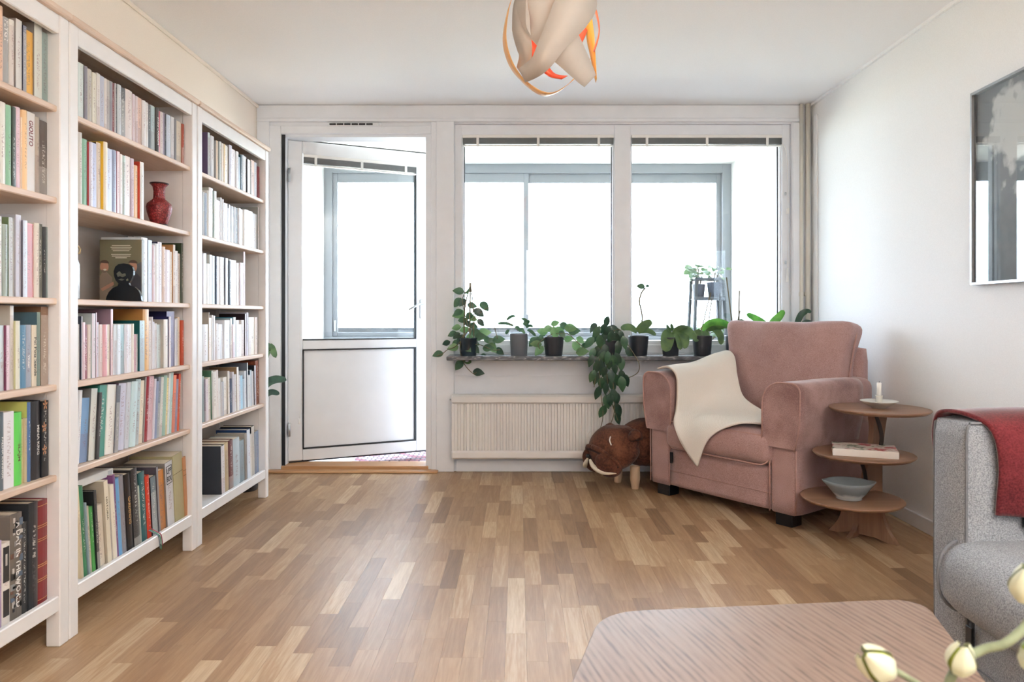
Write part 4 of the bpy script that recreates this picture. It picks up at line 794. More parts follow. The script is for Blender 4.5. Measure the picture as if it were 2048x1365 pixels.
MB().box(-.314, -.298, -.003, .006, .20, .262, b=.001).build('label_tag', M['foot'], AC)

# ------------------------------------------------------------------ cream throw over the arm and seat
def waffle():
    g = NT('cream_waffle_knit'); u = g.n('ShaderNodeAttribute'); u.attribute_name = 'weave_uv'; sx = g.n('ShaderNodeSeparateXYZ'); g.l(u.outputs['Vector'], sx.inputs[0])
    def sn(a, k):
        m = g.n('ShaderNodeMath', operation='MULTIPLY'); m.inputs[1].default_value = k; g.l(a, m.inputs[0]); s = g.n('ShaderNodeMath', operation='SINE'); g.l(m.outputs[0], s.inputs[0]); return s.outputs[0]
    mx = g.n('ShaderNodeMath', operation='MULTIPLY'); g.l(sn(sx.outputs[0], 760), mx.inputs[0]); g.l(sn(sx.outputs[1], 760), mx.inputs[1])
    ab = g.n('ShaderNodeMath', operation='ABSOLUTE'); g.l(mx.outputs[0], ab.inputs[0])
    g.l(g.ramp(ab.outputs[0], [(0.0, lin('dcd1c3')), (0.5, lin('f5f0e8'))]), g.b.inputs['Base Color']); g.b.inputs['Roughness'].default_value = .95; g.b.inputs['Specular IOR Level'].default_value = .1
    g.bump(ab.outputs[0], .5, .002); return g.m
rows = [[(-.445, .045, .722), (-.445, .18, .730), (-.44, .32, .742), (-.42, .44, .77), (-.39, .50, .79)],
        [(-.36, .03, .738), (-.36, .18, .748), (-.35, .32, .758), (-.33, .44, .80), (-.30, .50, .82)],
        [(-.285, .012, .70), (-.285, .17, .712), (-.275, .31, .728), (-.245, .42, .78), (-.22, .46, .79)],
        [(-.268, .0, .60), (-.268, .16, .61), (-.25, .29, .62), (-.20, .38, .66), (-.17, .42, .68)],
        [(-.258, -.02, .512), (-.235, .14, .515), (-.18, .26, .53), (-.12, .34, .555), (-.09, .37, .57)],
        [(-.235, -.064, .44), (-.15, .09, .484), (-.06, .20, .488), (.02, .28, .50), (.07, .31, .51)],
        [(-.175, -.078, .355), (-.075, -.012, .478), (.05, .12, .486), (.13, .21, .49), (.17, .25, .495)],
        [(-.11, -.080, .285), (-.03, -.064, .440), (.12, .03, .482), (.21, .13, .485), (.25, .19, .488)],
        [(-.055, -.080, .235), (.015, -.074, .392), (.15, -.02, .478), (.255, .07, .482), (.285, .15, .485)]]
rr = random.Random(2)
def wr(p, u, v_): return p + Vector((0, 0, .0035 * math.sin(u * 17 + v_ * 9) * (.2 + v_ * (1 - v_)))) 
v, f = net(rows, 7, wr)
me = mesh('throw_blanket', v, f, True); me.materials.append(waffle())
nu = 8 * 7 + 1; nv = 4 * 7 + 1
me.attributes.new('weave_uv', 'FLOAT_VECTOR', 'POINT').data.foreach_set('vector', [c for i in range(len(v)) for c in ((i % nu) / nu * 1.05, (i // nu) / nv * .55, 0)])
tb = link('throw_blanket', me, None, AC.location, AC.rotation_euler)
tb.scale = AC.scale
so = tb.modifiers.new('thickness', 'SOLIDIFY'); so.thickness = .011; so.offset = 1
tag(tb, 'cream waffle knit throw draped over the arm and seat of pink armchair', 'blanket')

# ------------------------------------------------------------------ animal footstool
fur = fabric('brown_plush', '66402f', '3c231b', 90, .95, .1, .5, 14)
cream = paint('cream_felt', 'd8cdb8', .9, .05, 60)
DG = thing('dog_footstool', 'brown plush bulldog shaped footstool with wooden legs beside the armchair', 'footstool', (.79, 4.47, 0), math.radians(-155))
DG.scale = (1.12, 1.12, 1.04)
# local: +x is the way the head points
def ell(cx, cy, cz, rx, ry, rz, fn=None, n=14):
    v, f = rbox(-1, 1, -1, 1, -1, 1, 1.0, n); out = []
    for p in v:
        p = p.normalized() if p.length else p; q = Vector((cx + rx * p.x, cy + ry * p.y, cz + rz * p.z)); out.append(fn(q, p) if fn else q)
    return out, f
def body(q, p):
    q.z = max(q.z, .105 + .012 * (1 - p.x * p.x)); q.z = min(q.z, .382); return q
v, f = ell(-.04, 0, .245, .215, .155, .15, body); link('body', setmat(mesh('body', v, f, True), fur), DG)
def head(q, p):
    q.x += .02 * p.z * -1; q.z = min(q.z, .352 - .25 * max(0, q.x - .24)); q.y *= 1 + .12 * (p.z < -.1); return q
v, f = ell(.205, 0, .235, .135, .145, .135, head); hd = link('head', setmat(mesh('head', v, f, True), fur), DG)
for s in (-1, 1):
    v, f = ell(.292, s * .068, .172, .066, .078, .070, lambda q, p: q + Vector((-.02 * abs(p.y), 0, -.02 * (1 - p.x)))); link('jowl', setmat(mesh('jowl', v, f, True), fur), DG)
    v, f = ell(.15, s * .122, .322, .048, .036, .032, lambda q, p: q + Vector((0, s * .01 * p.x, -.02 * abs(p.x)))); link('ear', setmat(mesh('ear', v, f, True), fur), DG)
    tk = spline([(.362, s * .012, .178), (.358, s * .04, .142), (.332, s * .092, .114), (.285, s * .150, .118)], 5)
    MB().tube(tk, [.005, .007, .009, .011, .012, .013, .013, .013, .012, .011, .010, .009, .008, .006, .004, .002], 8).build('white_lip', cream, DG)
    MB().tube(spline([(.292, s * .105, .318), (.302, s * .112, .298), (.297, s * .120, .272)], 4), .0032, 6).build('closed_eye', paint('white_stitching_%d' % s, 'e8e4dc', .8), DG)
    br = spline([(.338, 0, .245), (.330, s * .058, .238), (.302, s * .110, .205), (.265, s * .146, .165)], 5)
    MB().tube(br, [.014] * len(br), 8).build('brow_fold', fur, DG)
dk = paint('painted_crease_shade', '2a1712', .95)  # shade in the face folds, painted on as dark tubes
for s in (-1, 1): MB().tube(spline([(.346, 0, .226), (.336, s * .056, .218), (.308, s * .108, .188), (.27, s * .146, .148)], 5), .005, 6).build('face_crease_shade', dk, DG)
MB().tube([(.352, 0, .19), (.35, 0, .15), (.336, 0, .118)], .005, 6).build('mouth_crease_shade', dk, DG)
v, f = ell(.366, 0, .195, .012, .016, .012, None, 8); link('nose', setmat(mesh('nose', v, f, True), M['foot']), DG)
lw = wood('pale_beech_leg', 'cdb296', 'b4977a', 'Z', 2.0, .5)
for x, y in ((.125, -.085), (.125, .085), (-.15, -.08), (-.15, .08)):
    MB().lathe([(.0, 0), (.017, 0), (.019, .004), (.027, .06), (.027, .13)], 16, M=Matrix.Translation((x, y, 0))).build('leg', lw, DG)

# ------------------------------------------------------------------ three-tier side table
wt = wood('oiled_ash', '937058', '725440', 'X', 1.3, .4, contrast=(.3, .7)); wv = wood('oiled_ash_upright', '977660', '755845', 'Z', 1.3, .45, contrast=(.3, .7))
dm = paint('dark_bronze_steel', '2e2622', .4, .1, 30, metallic=.6)
ST = thing('tiered_side_table', 'ash side table with three staggered round tiers beside the armchair', 'side table', (1.66, 3.41, 0))
TI = [((.045, -.01), .605), ((-.05, -.055), .402), ((-.125, -.10), .205)]
def disc_prof(r, z, t=.018): return [(0, z - t), (r - .016, z - t), (r - .004, z - t * .55), (r, z - .005), (r - .002, z - .001), (r - .005, z), (0, z)]
for (dx, dy), z in TI: MB().lathe(disc_prof(.221, z), 64, M=Matrix.Translation((dx, dy, 0))).build('tier', wt, ST)
# upright board: tapered, bowed, standing behind the tiers' middle
def plank(pts, th, mat, name, M_=None):
    MB().prism(pts, -th / 2, th / 2, 0, (M_ or Matrix()) @ Matrix.Rotation(math.pi / 2, 4, 'X')).build(name, mat, ST)
def curve2(a): return [(p.x, p.z) for p in spline([(x, 0, z) for x, z in a], 5)]
R1 = Matrix.Translation((.0, .02, 0)) @ Matrix.Rotation(math.radians(28), 4, 'Z')
right = curve2([(.19, 0), (.135, .05), (.105, .14), (.10, .30), (.112, .45), (.145, .587)])
left = curve2([(.02, .587), (.035, .5), (.02, .41), (-.015, .30), (-.03, .21), (-.06, .187)])
plank(right + left + [(-.06, .187), (-.055, .10), (-.09, .03), (-.13, 0), (-.10, 0), (.0, .012), (.12, .0)], .026, wv, 'upright', R1)
R2 = Matrix.Translation((-.04, -.03, 0)) @ Matrix.Rotation(math.radians(-50), 4, 'Z')
plank(curve2([(.16, 0), (.115, .06), (.095, .12), (.09, .187)]) + [(-.09, .187)] + curve2([(-.09, .187), (-.095, .12), (-.115, .06), (-.16, 0)]) + [(-.12, 0), (-.06, .015), (.06, .015), (.12, 0)], .026, wv, 'cross_foot', R2)
for (x0, z0), (x1, z1) in (((.015, .587), (.030, .402)), ((-.06, .384), (-.035, .205))):
    q = MB(); pts = spline([(x0, -.025, z0), (x0 + .022, -.03, (z0 * 2 + z1) / 3), (x0 + .03, -.035, (z0 + 2 * z1) / 3), (x1, -.04, z1)], 5)
    for a, b in zip(pts[:-1], pts[1:]): q.add([a + Vector((-.008, -.004, 0)), a + Vector((.008, -.004, 0)), a + Vector((.008, .004, 0)), a + Vector((-.008, .004, 0)), b + Vector((-.008, -.004, 0)), b + Vector((.008, -.004, 0)), b + Vector((.008, .004, 0)), b + Vector((-.008, .004, 0))], [(0, 1, 5, 4), (1, 2, 6, 5), (2, 3, 7, 6), (3, 0, 4, 7)])
    q.build('bent_bracket', dm, ST)
# things on the tiers
cer = paint('grey_white_ceramic', 'd2cfc6', .35, .03, 30)
ch = thing('candle_holder', 'pale ceramic saucer candle holder on the top tier of side table', 'candle holder', (1.66 + .045 - .005, 3.41 - .02, .605))
MB().lathe([(0, 0), (.028, 0), (.03, .004), (.05, .014), (.078, .03), (.083, .034), (.081, .036), (.06, .026), (.03, .012), (0, .01)], 48).build('saucer', cer, ch)
MB().lathe([(.014, .012), (.0135, .03), (.016, .055), (.018, .06), (.013, .06), (.012, .045), (0, .045)], 24).build('candle_cup', cer, ch)
cn = thing('candle', 'short white candle in the ceramic holder', 'candle', (1.7, 3.39, .6505)); MB().lathe([(0, 0), (.0105, 0), (.0105, .072), (.008, .075), (0, .0745)], 20).build('wax', paint('white_wax', 'f2efe8', .4), cn); MB().tube([(0, 0, .074), (.001, 0, .082)], .0009, 5).build('wick', M['black'], cn)
bk = thing('floral_book', 'flat book with red flowers on a pale cover, middle tier of side table', 'book', (1.60, 3.33, .402), math.radians(-22))
def floral():
    g = NT('floral_cover_print'); co = g.coords('Object'); vo = g.n('ShaderNodeTexNoise', i_Scale=18.0, i_Detail=3.0); g.l(co, vo.inputs[0])
    g.l(g.ramp(vo.outputs[0], [(0.40, lin('55704e')), (0.46, lin('e6ddd4')), (0.56, lin('e6ddd4')), (0.62, lin('b0393f'))]), g.b.inputs['Base Color']); g.b.inputs['Roughness'].default_value = .35; return g.m
fc_ = floral(); cvw = paint('pale_book_cover', 'e6e0da', .4)
MB().box(-.135, .135, -.095, .095, 0, .003, b=.001).build('back_cover', cvw, bk); MB().box(-.135, .135, -.095, .095, .029, .032, b=.001).build('front_cover', fc_, bk)
MB().box(-.131, .131, -.094, .09, .003, .029).build('pages', M['pages'], bk); MB().box(-.135, .135, -.097, -.094, 0, .032, b=.001).build('spine', cvw, bk)
bw = thing('glazed_bowl', 'blue grey glazed pottery bowl with pinched lips on the lowest tier', 'bowl', (1.655 - .145, 3.285, .205), math.radians(-12))
def bowl():
    g = NT('blue_grey_glaze'); co = g.coords('Object'); sx = g.n('ShaderNodeSeparateXYZ'); g.l(co, sx.inputs[0]); n = g.n('ShaderNodeTexNoise', i_Scale=30.0, i_Detail=4.0); g.l(co, n.inputs[0])
    m = g.n('ShaderNodeMath', operation='MULTIPLY_ADD'); m.inputs[1].default_value = .03; g.l(n.outputs[0], m.inputs[0]); g.l(sx.outputs[2], m.inputs[2])
    g.l(g.ramp(m.outputs[0], [(0.012, lin('9a9c9c')), (0.034, lin('a8aaa8')), (0.05, lin('737a7e')), (0.10, lin('838a8e'))]), g.b.inputs['Base Color']); g.b.inputs['Roughness'].default_value = .22; return g.m
pr = [(0, 0), (.052, 0), (.056, .004), (.052, .007), (.078, .035), (.094, .065), (.098, .078), (.096, .081), (.092, .077), (.075, .04), (.045, .014), (0, .012)]
q = MB(); q.lathe(pr, 56)
for p in q.v:
    r = math.hypot(p.x, p.y)
    if r > .07 and p.z > .03:
        k = (r - .07) / .03 * max(0, (p.z - .03) / .05); a = math.atan2(p.y, p.x); b = math.exp(-(a / .28) ** 2) + math.exp(-((abs(a) - math.pi) / .28) ** 2)
        p.x *= 1 + .22 * b * k; p.z += .004 * b * k - .006 * k * math.cos(a * 2) * 0
q.build('bowl_body', bowl(), bw)

# ------------------------------------------------------------------ grey sofa along the wall, red throw on its arm
gf = fabric('heather_grey_wool', 'a2a5aa', '72757a', 300, .95, .15, .12, 5); gp = paint('grey_piping', '6e7074', .9, .1, 90)
SF = thing('sofa', 'heather grey fabric sofa with piped edges along the wall', 'sofa', (1.215, 1.95, 0))
soft('sofa_arm', gf, SF, 0, .715, 0, .16, .03, .75, .02, 12, (.012, .006, 0.008))
for yy in (.005, .155): tube('piping', spline([(.006, yy, .04), (.003, yy, .3), (.003, yy, .6), (.004, yy, .72), (.012, yy, .743), (.03, yy, .747), (.2, yy, .7475), (.7, yy, .7475)], 5), .004, gp, SF)
soft('sofa_base', gf, SF, .02, .70, -1.55, .0, .05, .215, .02, 8)
soft('front_apron', gf, SF, .0, .06, -1.5, -.012, .04, .25, .035, 10, (.012, 0, 0))
tube('piping', [(.012, -.006, .04), (.008, -.006, .21)], .004, gp, SF)
tube('seam', [(-.012, -.02, .115), (-.012, -1.48, .115)], .0025, gp, SF)
soft('seat_cushion', gf, SF, -.058, .60, -.76, .075, .222, .428, .085, 18, (.008, .0, .014))
soft('seat_cushion', gf, SF, -.035, .60, -1.54, -.765, .225, .425, .085, 16, (.012, .0, .018))
pp = [(.16, .436), (.10, .434), (.027, .428)] + [(.027 - .085 * math.sin(t), .343 + .085 * math.cos(t)) for t in [math.pi / 2 * k / 6 for k in range(1, 7)]] + [(-.060, .325), (-.058, .307)] + [(.027 - .085 * math.cos(t), .307 - .085 * math.sin(t)) for t in [math.pi / 2 * k / 6 for k in range(1, 6)]]
tube('piping', [(x, .033, z) for x, z in pp], .0045, gp, SF)
soft('back_cushion', gf, SF, .48, .68, -.76, -.0, .42, .80, .08, 10, (.03, 0, .01)); soft('back_cushion', gf, SF, .48, .68, -1.53, -.765, .42, .80, .08, 10, (.03, 0, .01))
soft('sofa_arm', gf, SF, 0, .715, -1.71, -1.55, .03, .75, .045, 10)
MB().box(-.006, .0, -.030, -.004, .145, .205, b=.001).build('label_tag', M['foot'], SF)
for x in (.05, .62):
    for y in (.03, -1.66): MB().box(x, x + .05, y, y + .05, 0, .05, b=.002).build('foot', M['foot'], SF)
rm = fabric('deep_red_fleece', '6c282c', '451317', 200, .95, .45, .5, 8)
rows = [[(.012, .166, .60), (.2, .17, .58), (.45, .17, .60), (.715, .168, .58)], [(.006, .172, .70), (.2, .172, .70), (.45, .174, .70), (.715, .17, .70)], [(.0, .13, .762), (.2, .13, .768), (.45, .13, .765), (.715, .13, .765)],
        [(.022, .04, .766), (.2, .04, .769), (.45, .04, .766), (.715, .04, .766)], [(.055, -.016, .73), (.22, -.02, .725), (.46, -.018, .73), (.715, -.016, .73)], [(.072, -.024, .63), (.24, -.034, .63), (.48, -.022, .63), (.715, -.03, .63)], [(.066, -.022, .505), (.24, -.036, .497), (.48, -.024, .49), (.715, -.03, .485)]]
v, f = net(rows, 7, lambda p, u, w_: p + Vector((0, -.006 * math.sin(p.x * 28 + p.z * 16) * max(0, u - .55) * 2, 0)))
me = mesh('red_throw', v, f, True); me.materials.append(rm); rt = link('red_throw', me, None, SF.location); m = rt.modifiers.new('thickness', 'SOLIDIFY'); m.thickness = .009; m.offset = 0
tag(rt, 'deep red fleece throw hanging over the arm of the grey sofa', 'blanket')
rc = thing('remote_caddy', 'flat black holder on the inner side of the sofa arm under red throw', 'remote holder', (1.52, 1.938, .468))
MB().box(-.165, .22, -.012, .0, 0, .05, b=.004).build('holder', M['foot'], rc)

# ------------------------------------------------------------------ coffee table
def ctm():
    g = NT('limed_oak_veneer'); co0 = g.coords('Object', (1, 1, 1), (0, 0, math.radians(-14))); mp_ = g.n('ShaderNodeMapping'); mp_.inputs['Scale'].default_value = (1, .10, 1); g.l(co0, mp_.inputs[0]); co = mp_.outputs[0]
    wv_ = g.n('ShaderNodeTexWave', wave_type='BANDS', bands_direction='X', i_Scale=22.0); wv_.inputs['Distortion'].default_value = 7.0; wv_.inputs['Detail'].default_value = 2.0; wv_.inputs['Detail Scale'].default_value = .9; g.l(co, wv_.inputs[0])
    fi = g.n('ShaderNodeTexNoise', i_Scale=150.0, i_Detail=3.0); g.l(co, fi.inputs[0])
    m = g.n('ShaderNodeMath', operation='MULTIPLY_ADD'); m.inputs[1].default_value = .35; g.l(wv_.outputs['Fac'], m.inputs[0]); g.l(fi.outputs[0], m.inputs[2])
    g.l(g.ramp(m.outputs[0], [(0.36, lin('5f4b41')), (0.56, lin('776255')), (0.85, lin('836f61'))]), g.b.inputs['Base Color']); g.b.inputs['Roughness'].default_value = .40; g.b.inputs['Specular IOR Level'].default_value = .35; g.bump(m.outputs[0], .12, .0006); return g.m
CT = thing('coffee_table', 'low oak veneer coffee table with rounded corners before the sofa', 'coffee table', (0.42, 1.10, 0))
def rounded(corners, r, n=8):
    out = []; m = len(corners)
    for i in range(m):
        p, a, b = Vector(corners[i]), Vector(corners[i - 1]), Vector(corners[(i + 1) % m]); u, w_ = (a - p).normalized(), (b - p).normalized()
        s, e = p + u * r, p + w_ * r
        out += [(s * (1 - t) ** 2 + p * 2 * t * (1 - t) + e * t * t) for t in [k / n for k in range(n + 1)]]
    return [(q.x, q.y) for q in out]
cor = [(-.46, -.38), (.20, -.46), (.425, .405), (-.255, .335)]
po = rounded(cor, .085)
q = MB(); ctr = Vector((0, 0)); inn = [(x * .985, y * .985) for x, y in po]
n = len(po); v = [(x, y, .428) for x, y in inn] + [(x, y, .434) for x, y in po] + [(x, y, .446) for x, y in po] + [(x * .993, y * .993, .450) for x, y in po]
f = [tuple(range(n - 1, -1, -1)), tuple(range(3 * n, 4 * n))] + [(k * n + i, k * n + (i + 1) % n, (k + 1) * n + (i + 1) % n, (k + 1) * n + i) for k in range(3) for i in range(n)]
q.add(v, f); q.build('table_top', ctm(), CT)
for x, y in ((-.33, -.28), (.16, -.33), (.28, .28), (-.17, .22)): MB().tube([(x * 1.1, y * 1.1, 0), (x, y, .43)], [.014, .022], 14).build('leg', wood('oak_leg', 'b69c88', '8d7462', 'Z', 2), CT)
# ------------------------------------------------------------------ plants
def leaf_mat(name, c1, c2, trans=.35):
    g = NT(name); co = g.coords('Object'); n = g.n('ShaderNodeTexNoise', i_Scale=22.0, i_Detail=3.0); g.l(co, n.inputs[0]); col = g.ramp(n.outputs[0], [(0.35, lin(c1)), (0.65, lin(c2))])
    g.l(col, g.b.inputs['Base Color']); g.b.inputs['Roughness'].default_value = .38
    t = g.n('ShaderNodeBsdfTranslucent'); g.l(col, t.inputs[0]); mx = g.n('ShaderNodeMixShader'); mx.inputs[0].default_value = trans
    g.l(g.b.outputs[0], mx.inputs[1]); g.l(t.outputs[0], mx.inputs[2]); g.l(mx.outputs[0], g.out.inputs[0]); return g.m
LM = {'hoya': leaf_mat('hoya_leaf', '31523a', '47694a', .12), 'light': leaf_mat('young_hoya_leaf', '55774a', '6f8c5c', .25), 'orchid': leaf_mat('orchid_leaf', '3f5a38', '56703f', .10), 'orchid2': leaf_mat('bright_orchid_leaf', '3f7a2a', '5a9636', .3),
      'dark': leaf_mat('dark_glossy_leaf', '22382c', '32503c', .06), 'ger': leaf_mat('geranium_leaf', '4a6a48', '6a8a5c', .2)}
stemm = paint('brown_green_stem', '6a6148', .8, .1, 60); potd = paint('charcoal_plastic_pot', '2b2e33', .35, .05, 30); potg = paint('grey_ceramic_pot', '63676d', .3, .03, 30); soil = paint('dark_potting_soil', '2a211b', .95, .3, 120, .8, 150)
potb = paint('blue_grey_zinc_pot', '3d4654', .4, .05, 30); potdb = paint('dark_blue_glazed_pot', '1f2c34', .2, .1, 20)
def leaf_geo(L, W, n=7, fold=.18, droop=.25, tipp=1.0, base=.85):
    v, f = [], []
    for i in range(n + 1):
        t = i / n; wd = W / 2 * (math.sin(math.pi * min(1, t ** base * .985 + .015)) ** .85) if 0 < i < n else W * .02
        x = L * t; z = -droop * L * t * t
        v += [(x, -wd, z + fold * wd), (x, 0, z), (x, wd, z + fold * wd)]
    for i in range(n):
        a = 3 * i; f += [(a, a + 3, a + 4, a + 1), (a + 1, a + 4, a + 5, a + 2)]
    return v, f
_lm = {}
def leaf_mesh(key, L, W, mat, **k):
    kk = (key, mat)
    if kk not in _lm:
        v, f = leaf_geo(L, W, **k); m = mesh('leaf', v, f, True); m.materials.append(LM[mat]); _lm[kk] = m
    return _lm[kk]
def put_leaf(parent, me, pos, d, up=(0, 0, 1), s=1.0):
    d = Vector(d).normalized(); up = Vector(up); y = up.cross(d)
    if y.length < 1e-4: y = Vector((0, 1, 0)).cross(d)
    y.normalize(); z = d.cross(y); o = link('leaf', me, parent)
    mm = Matrix((d, y, z)).transposed().to_4x4(); mm.translation = Vector(pos); o.matrix_local = mm @ Matrix.Scale(s, 4); return o
def strap(parent, pts, W, mat, n=5):
    pts = spline(pts, n); m = len(pts); v, f = [], []
    for i, p in enumerate(pts):
        t = i / (m - 1); d = (pts[min(i + 1, m - 1)] - pts[max(i - 1, 0)]).normalized(); side = d.cross(Vector((0, -1, .45))); side.normalize(); nn = side.cross(d)
        wd = W / 2 * (.35 + .65 * math.sin(math.pi * min(1, .12 + t * .80))) * (1 if t < .86 else math.sqrt(max(0.02, 1 - ((t - .86) / .14) ** 2)))
        v += [p - side * wd + nn * wd * .22, p, p + side * wd + nn * wd * .22]
    for i in range(m - 1): a = 3 * i; f += [(a, a + 3, a + 4, a + 1), (a + 1, a + 4, a + 5, a + 2)]
    me = mesh('leaf', v, f, True); me.materials.append(LM[mat]); return link('leaf', me, parent)
def pot(parent, r, h, mat, taper=.78, rim=.0):
    MB().lathe([(0, 0), (r * taper, 0), (r * (taper + .02), .003), (r, h - .006), (r + .001, h), (r - .004, h), (r - .006, h - .012), (0, h - .012)], 32).build('pot', mat, parent)
    MB().lathe([(0, h - .011), (r - .0065, h - .0115)], 20).build('soil', soil, parent)
SY = 4.665
def sill_plant(name, label, px, ph=.115, r=.062, mat=None, taper=.8, y=SY, cat='plant'):
    o = thing(name, label, cat, ((px - CX) * y / F, y, SILL_Z), 0); pot(o, r, ph, mat or potd, taper); return o
def loc(o, px, py, dy=0.0):                       # photograph position -> the plant's own coordinates, at the depth of its pot plus dy
    y = o.location.y + dy; return at(px, py, y) - o.location
def leafy(o, crop, pts, me_list, stem_from, seed, base=None, spread=.05, size=(.8, 1.15), droop=.5):
    """leaves at measured places, each at its own depth, turned away from the plant's middle; petioles join them"""
    r = random.Random(seed); ox, oy, sc = crop; out = []
    for k, (cx, cy) in enumerate(pts):
        p = loc(o, ox + cx / sc, oy + cy / sc, r.uniform(-spread, spread)); out.append(p)
        side = p.x - stem_from[0]; d = Vector((math.copysign(.7, side) if abs(side) > .012 else r.uniform(-.6, .6), r.uniform(-.6, .1), r.uniform(-droop - .4, .35 - droop * .3)))
        up = Vector((r.uniform(-.3, .3), -1, r.uniform(.0, .5))); me = me_list[k % len(me_list)]; s = r.uniform(*size)
        dd = d.normalized(); put_leaf(o, me, p - dd * .028 * s, d, up, s)
    return out
C2 = (870, 540, 6.203); C3 = (1150, 540, 4.265); C4 = (1360, 500, 6.203)
hL = leaf_mesh('hoya', .074, .05, 'hoya'); hL2 = leaf_mesh('hoya_l', .076, .052, 'light'); hD = leaf_mesh('hoya_d', .072, .048, 'dark')
# 1 hoya on a cane teepee
o = sill_plant('potted_hoya', 'climbing plant on a cane teepee in a dark pot at the door end of sill', 937, .115, .062, potdb)
pts = [(310, 265), (395, 265), (290, 390), (350, 395), (300, 520), (320, 545), (445, 440), (530, 520), (600, 435), (455, 600), (350, 620), (560, 645), (460, 690), (280, 715), (225, 790), (275, 810), (490, 775), (590, 780), (640, 860), (150, 905), (55, 1040), (245, 960), (265, 900), (490, 970), (640, 970), (700, 950), (590, 1075), (780, 1000), (770, 865), (410, 1130), (310, 1165), (520, 1268), (390, 960), (430, 850), (540, 830), (330, 850), (470, 900), (380, 740), (430, 560), (400, 660), (690, 880)]
ps = leafy(o, C2, pts, [hL, hL2, hL, hD], (0, 0), 11, spread=.045)
top = loc(o, 940.5, 566)
for k in range(5):
    a = 2 * math.pi * k / 5; MB().tube(spline([(.035 * math.cos(a), .035 * math.sin(a), .10), (.03 * math.cos(a), .03 * math.sin(a), .3), tuple(top - Vector((0, 0, .02)) + Vector((.004 * math.cos(a), .004 * math.sin(a), 0)))], 4), .0032, 6).build('cane', stemm, o)
MB().tube([tuple(top - Vector((0, 0, .06))), tuple(top)], .008, 8).build('cane_binding', paint('raffia', 'b5a894', .9, .2, 200), o)
for ch_ in ([(945, 650), (915, 690), (895, 700), (885, 708), (874, 712)], [(940, 660), (924, 675), (920, 700), (926, 722), (933, 735), (947, 748), (953, 745)], [(945, 640), (976, 616), (985, 640), (995, 678)], [(945, 690), (960, 690), (985, 700), (1000, 700)], [(940, 668), (930, 630), (925, 600), (932, 583)], [(940, 668), (950, 640), (945, 610)]):
    MB().tube(spline([loc(o, a, b, -.03 - .004 * k) for k, (a, b) in enumerate(ch_)], 5), .0026, 6).build('vine', stemm, o)
# 2 narrow-leaved hoya in a grey pot
o = sill_plant('potted_hoya', 'narrow leaved trailing plant in a tall grey ceramic pot on the sill', 1038, .142, .061, potg, .84)
for a in ([(1027, 652), (1015, 648), (1005, 647), (995, 648)], [(1014, 640), (1022, 634), (1031, 633)], [(1017, 660), (1014, 665), (1012, 669)], [(1030, 655), (1036, 656), (1041, 664)], [(1046, 650), (1052, 642), (1042, 637)], [(1052, 655), (1060, 652), (1066, 655)], [(1055, 660), (1064, 665), (1071, 673)], [(1047, 658), (1044, 660), (1050, 668)], [(1050, 652), (1056, 646), (1058, 640)]):
    strap(o, [loc(o, x, y, -.02 - .01 * i) for i, (x, y) in enumerate(a)], .022, 'hoya')
MB().tube(spline([loc(o, 1036, 662), loc(o, 1024, 650, -.02), loc(o, 1014, 645, -.03), loc(o, 1015, 638, -.03)], 4), .0026, 6).build('vine', stemm, o)
# 3 variegated hoya
o = sill_plant('potted_hoya', 'bushy light green plant in a dark pot beside the grey pot on the sill', 1107.5, .122, .066, potd, .82)
leafy(o, C2, [(1475, 670), (1590, 690), (1410, 725), (1540, 745), (1700, 760), (1640, 860), (1350, 770), (1570, 790), (1420, 900), (1745, 940), (1850, 940), (1800, 1018), (1790, 860), (1275, 865), (1275, 920), (1305, 985), (1330, 840), (1480, 760), (1660, 720), (1230, 880)], [hL2, hL, hL2], (0, 0), 5, spread=.05)
for ch_ in ([(1105, 668), (1085, 680), (1076, 690), (1080, 698)], [(1112, 668), (1135, 668), (1150, 680), (1166, 695), (1175, 704)]):
    MB().tube(spline([loc(o, a, b, -.03) for a, b in ch_], 5), .0026, 6).build('vine', stemm, o)
# 4 cascading hoya hanging over the sill
o = sill_plant('cascading_plant', 'dark leafy plant cascading over the sill edge in front of radiator', 1217, .10, .055, potd, .8, 4.63)
pts = [(160, 480), (190, 520), (240, 500), (270, 440), (130, 610), (190, 690), (250, 570), (300, 640), (350, 580), (370, 540), (420, 610), (330, 500), (460, 700), (150, 710), (140, 770), (200, 780), (240, 740), (370, 650), (360, 750), (395, 790), (190, 820), (230, 820), (280, 740), (340, 840), (180, 920), (150, 900), (270, 930), (310, 900), (350, 930), (400, 900), (430, 930), (400, 955), (320, 980), (265, 1010), (225, 965), (198, 1040), (300, 1100), (270, 1110), (360, 1090), (360, 1180), (240, 1200), (365, 1265), (330, 1060), (210, 600), (280, 520), (310, 560), (230, 640), (180, 560), (390, 560), (340, 700), (290, 800), (250, 870), (330, 770), (220, 730), (260, 680)]
hBig = leaf_mesh('hoya_big', .086, .046, 'dark', droop=.35); hBig2 = leaf_mesh('hoya_big2', .088, .048, 'hoya', droop=.35)
r = random.Random(8)
for k, (cx, cy) in enumerate(pts):
    py = 540 + cy / 4.265; dy = (-.03 - .05 * r.random()) if py < 712 else -(.075 + .04 * r.random())
    p = loc(o, 1150 + cx / 4.265, py, dy); side = p.x / .09; d = Vector((.45 * side + r.uniform(-.35, .35), r.uniform(-.3, .1), -1.0 if py > 660 else r.uniform(-.9, .1)))
    put_leaf(o, (hBig, hBig2, hBig)[k % 3], p - d.normalized() * .036, d, (r.uniform(-.3, .3), -1, .2), r.uniform(.85, 1.15))
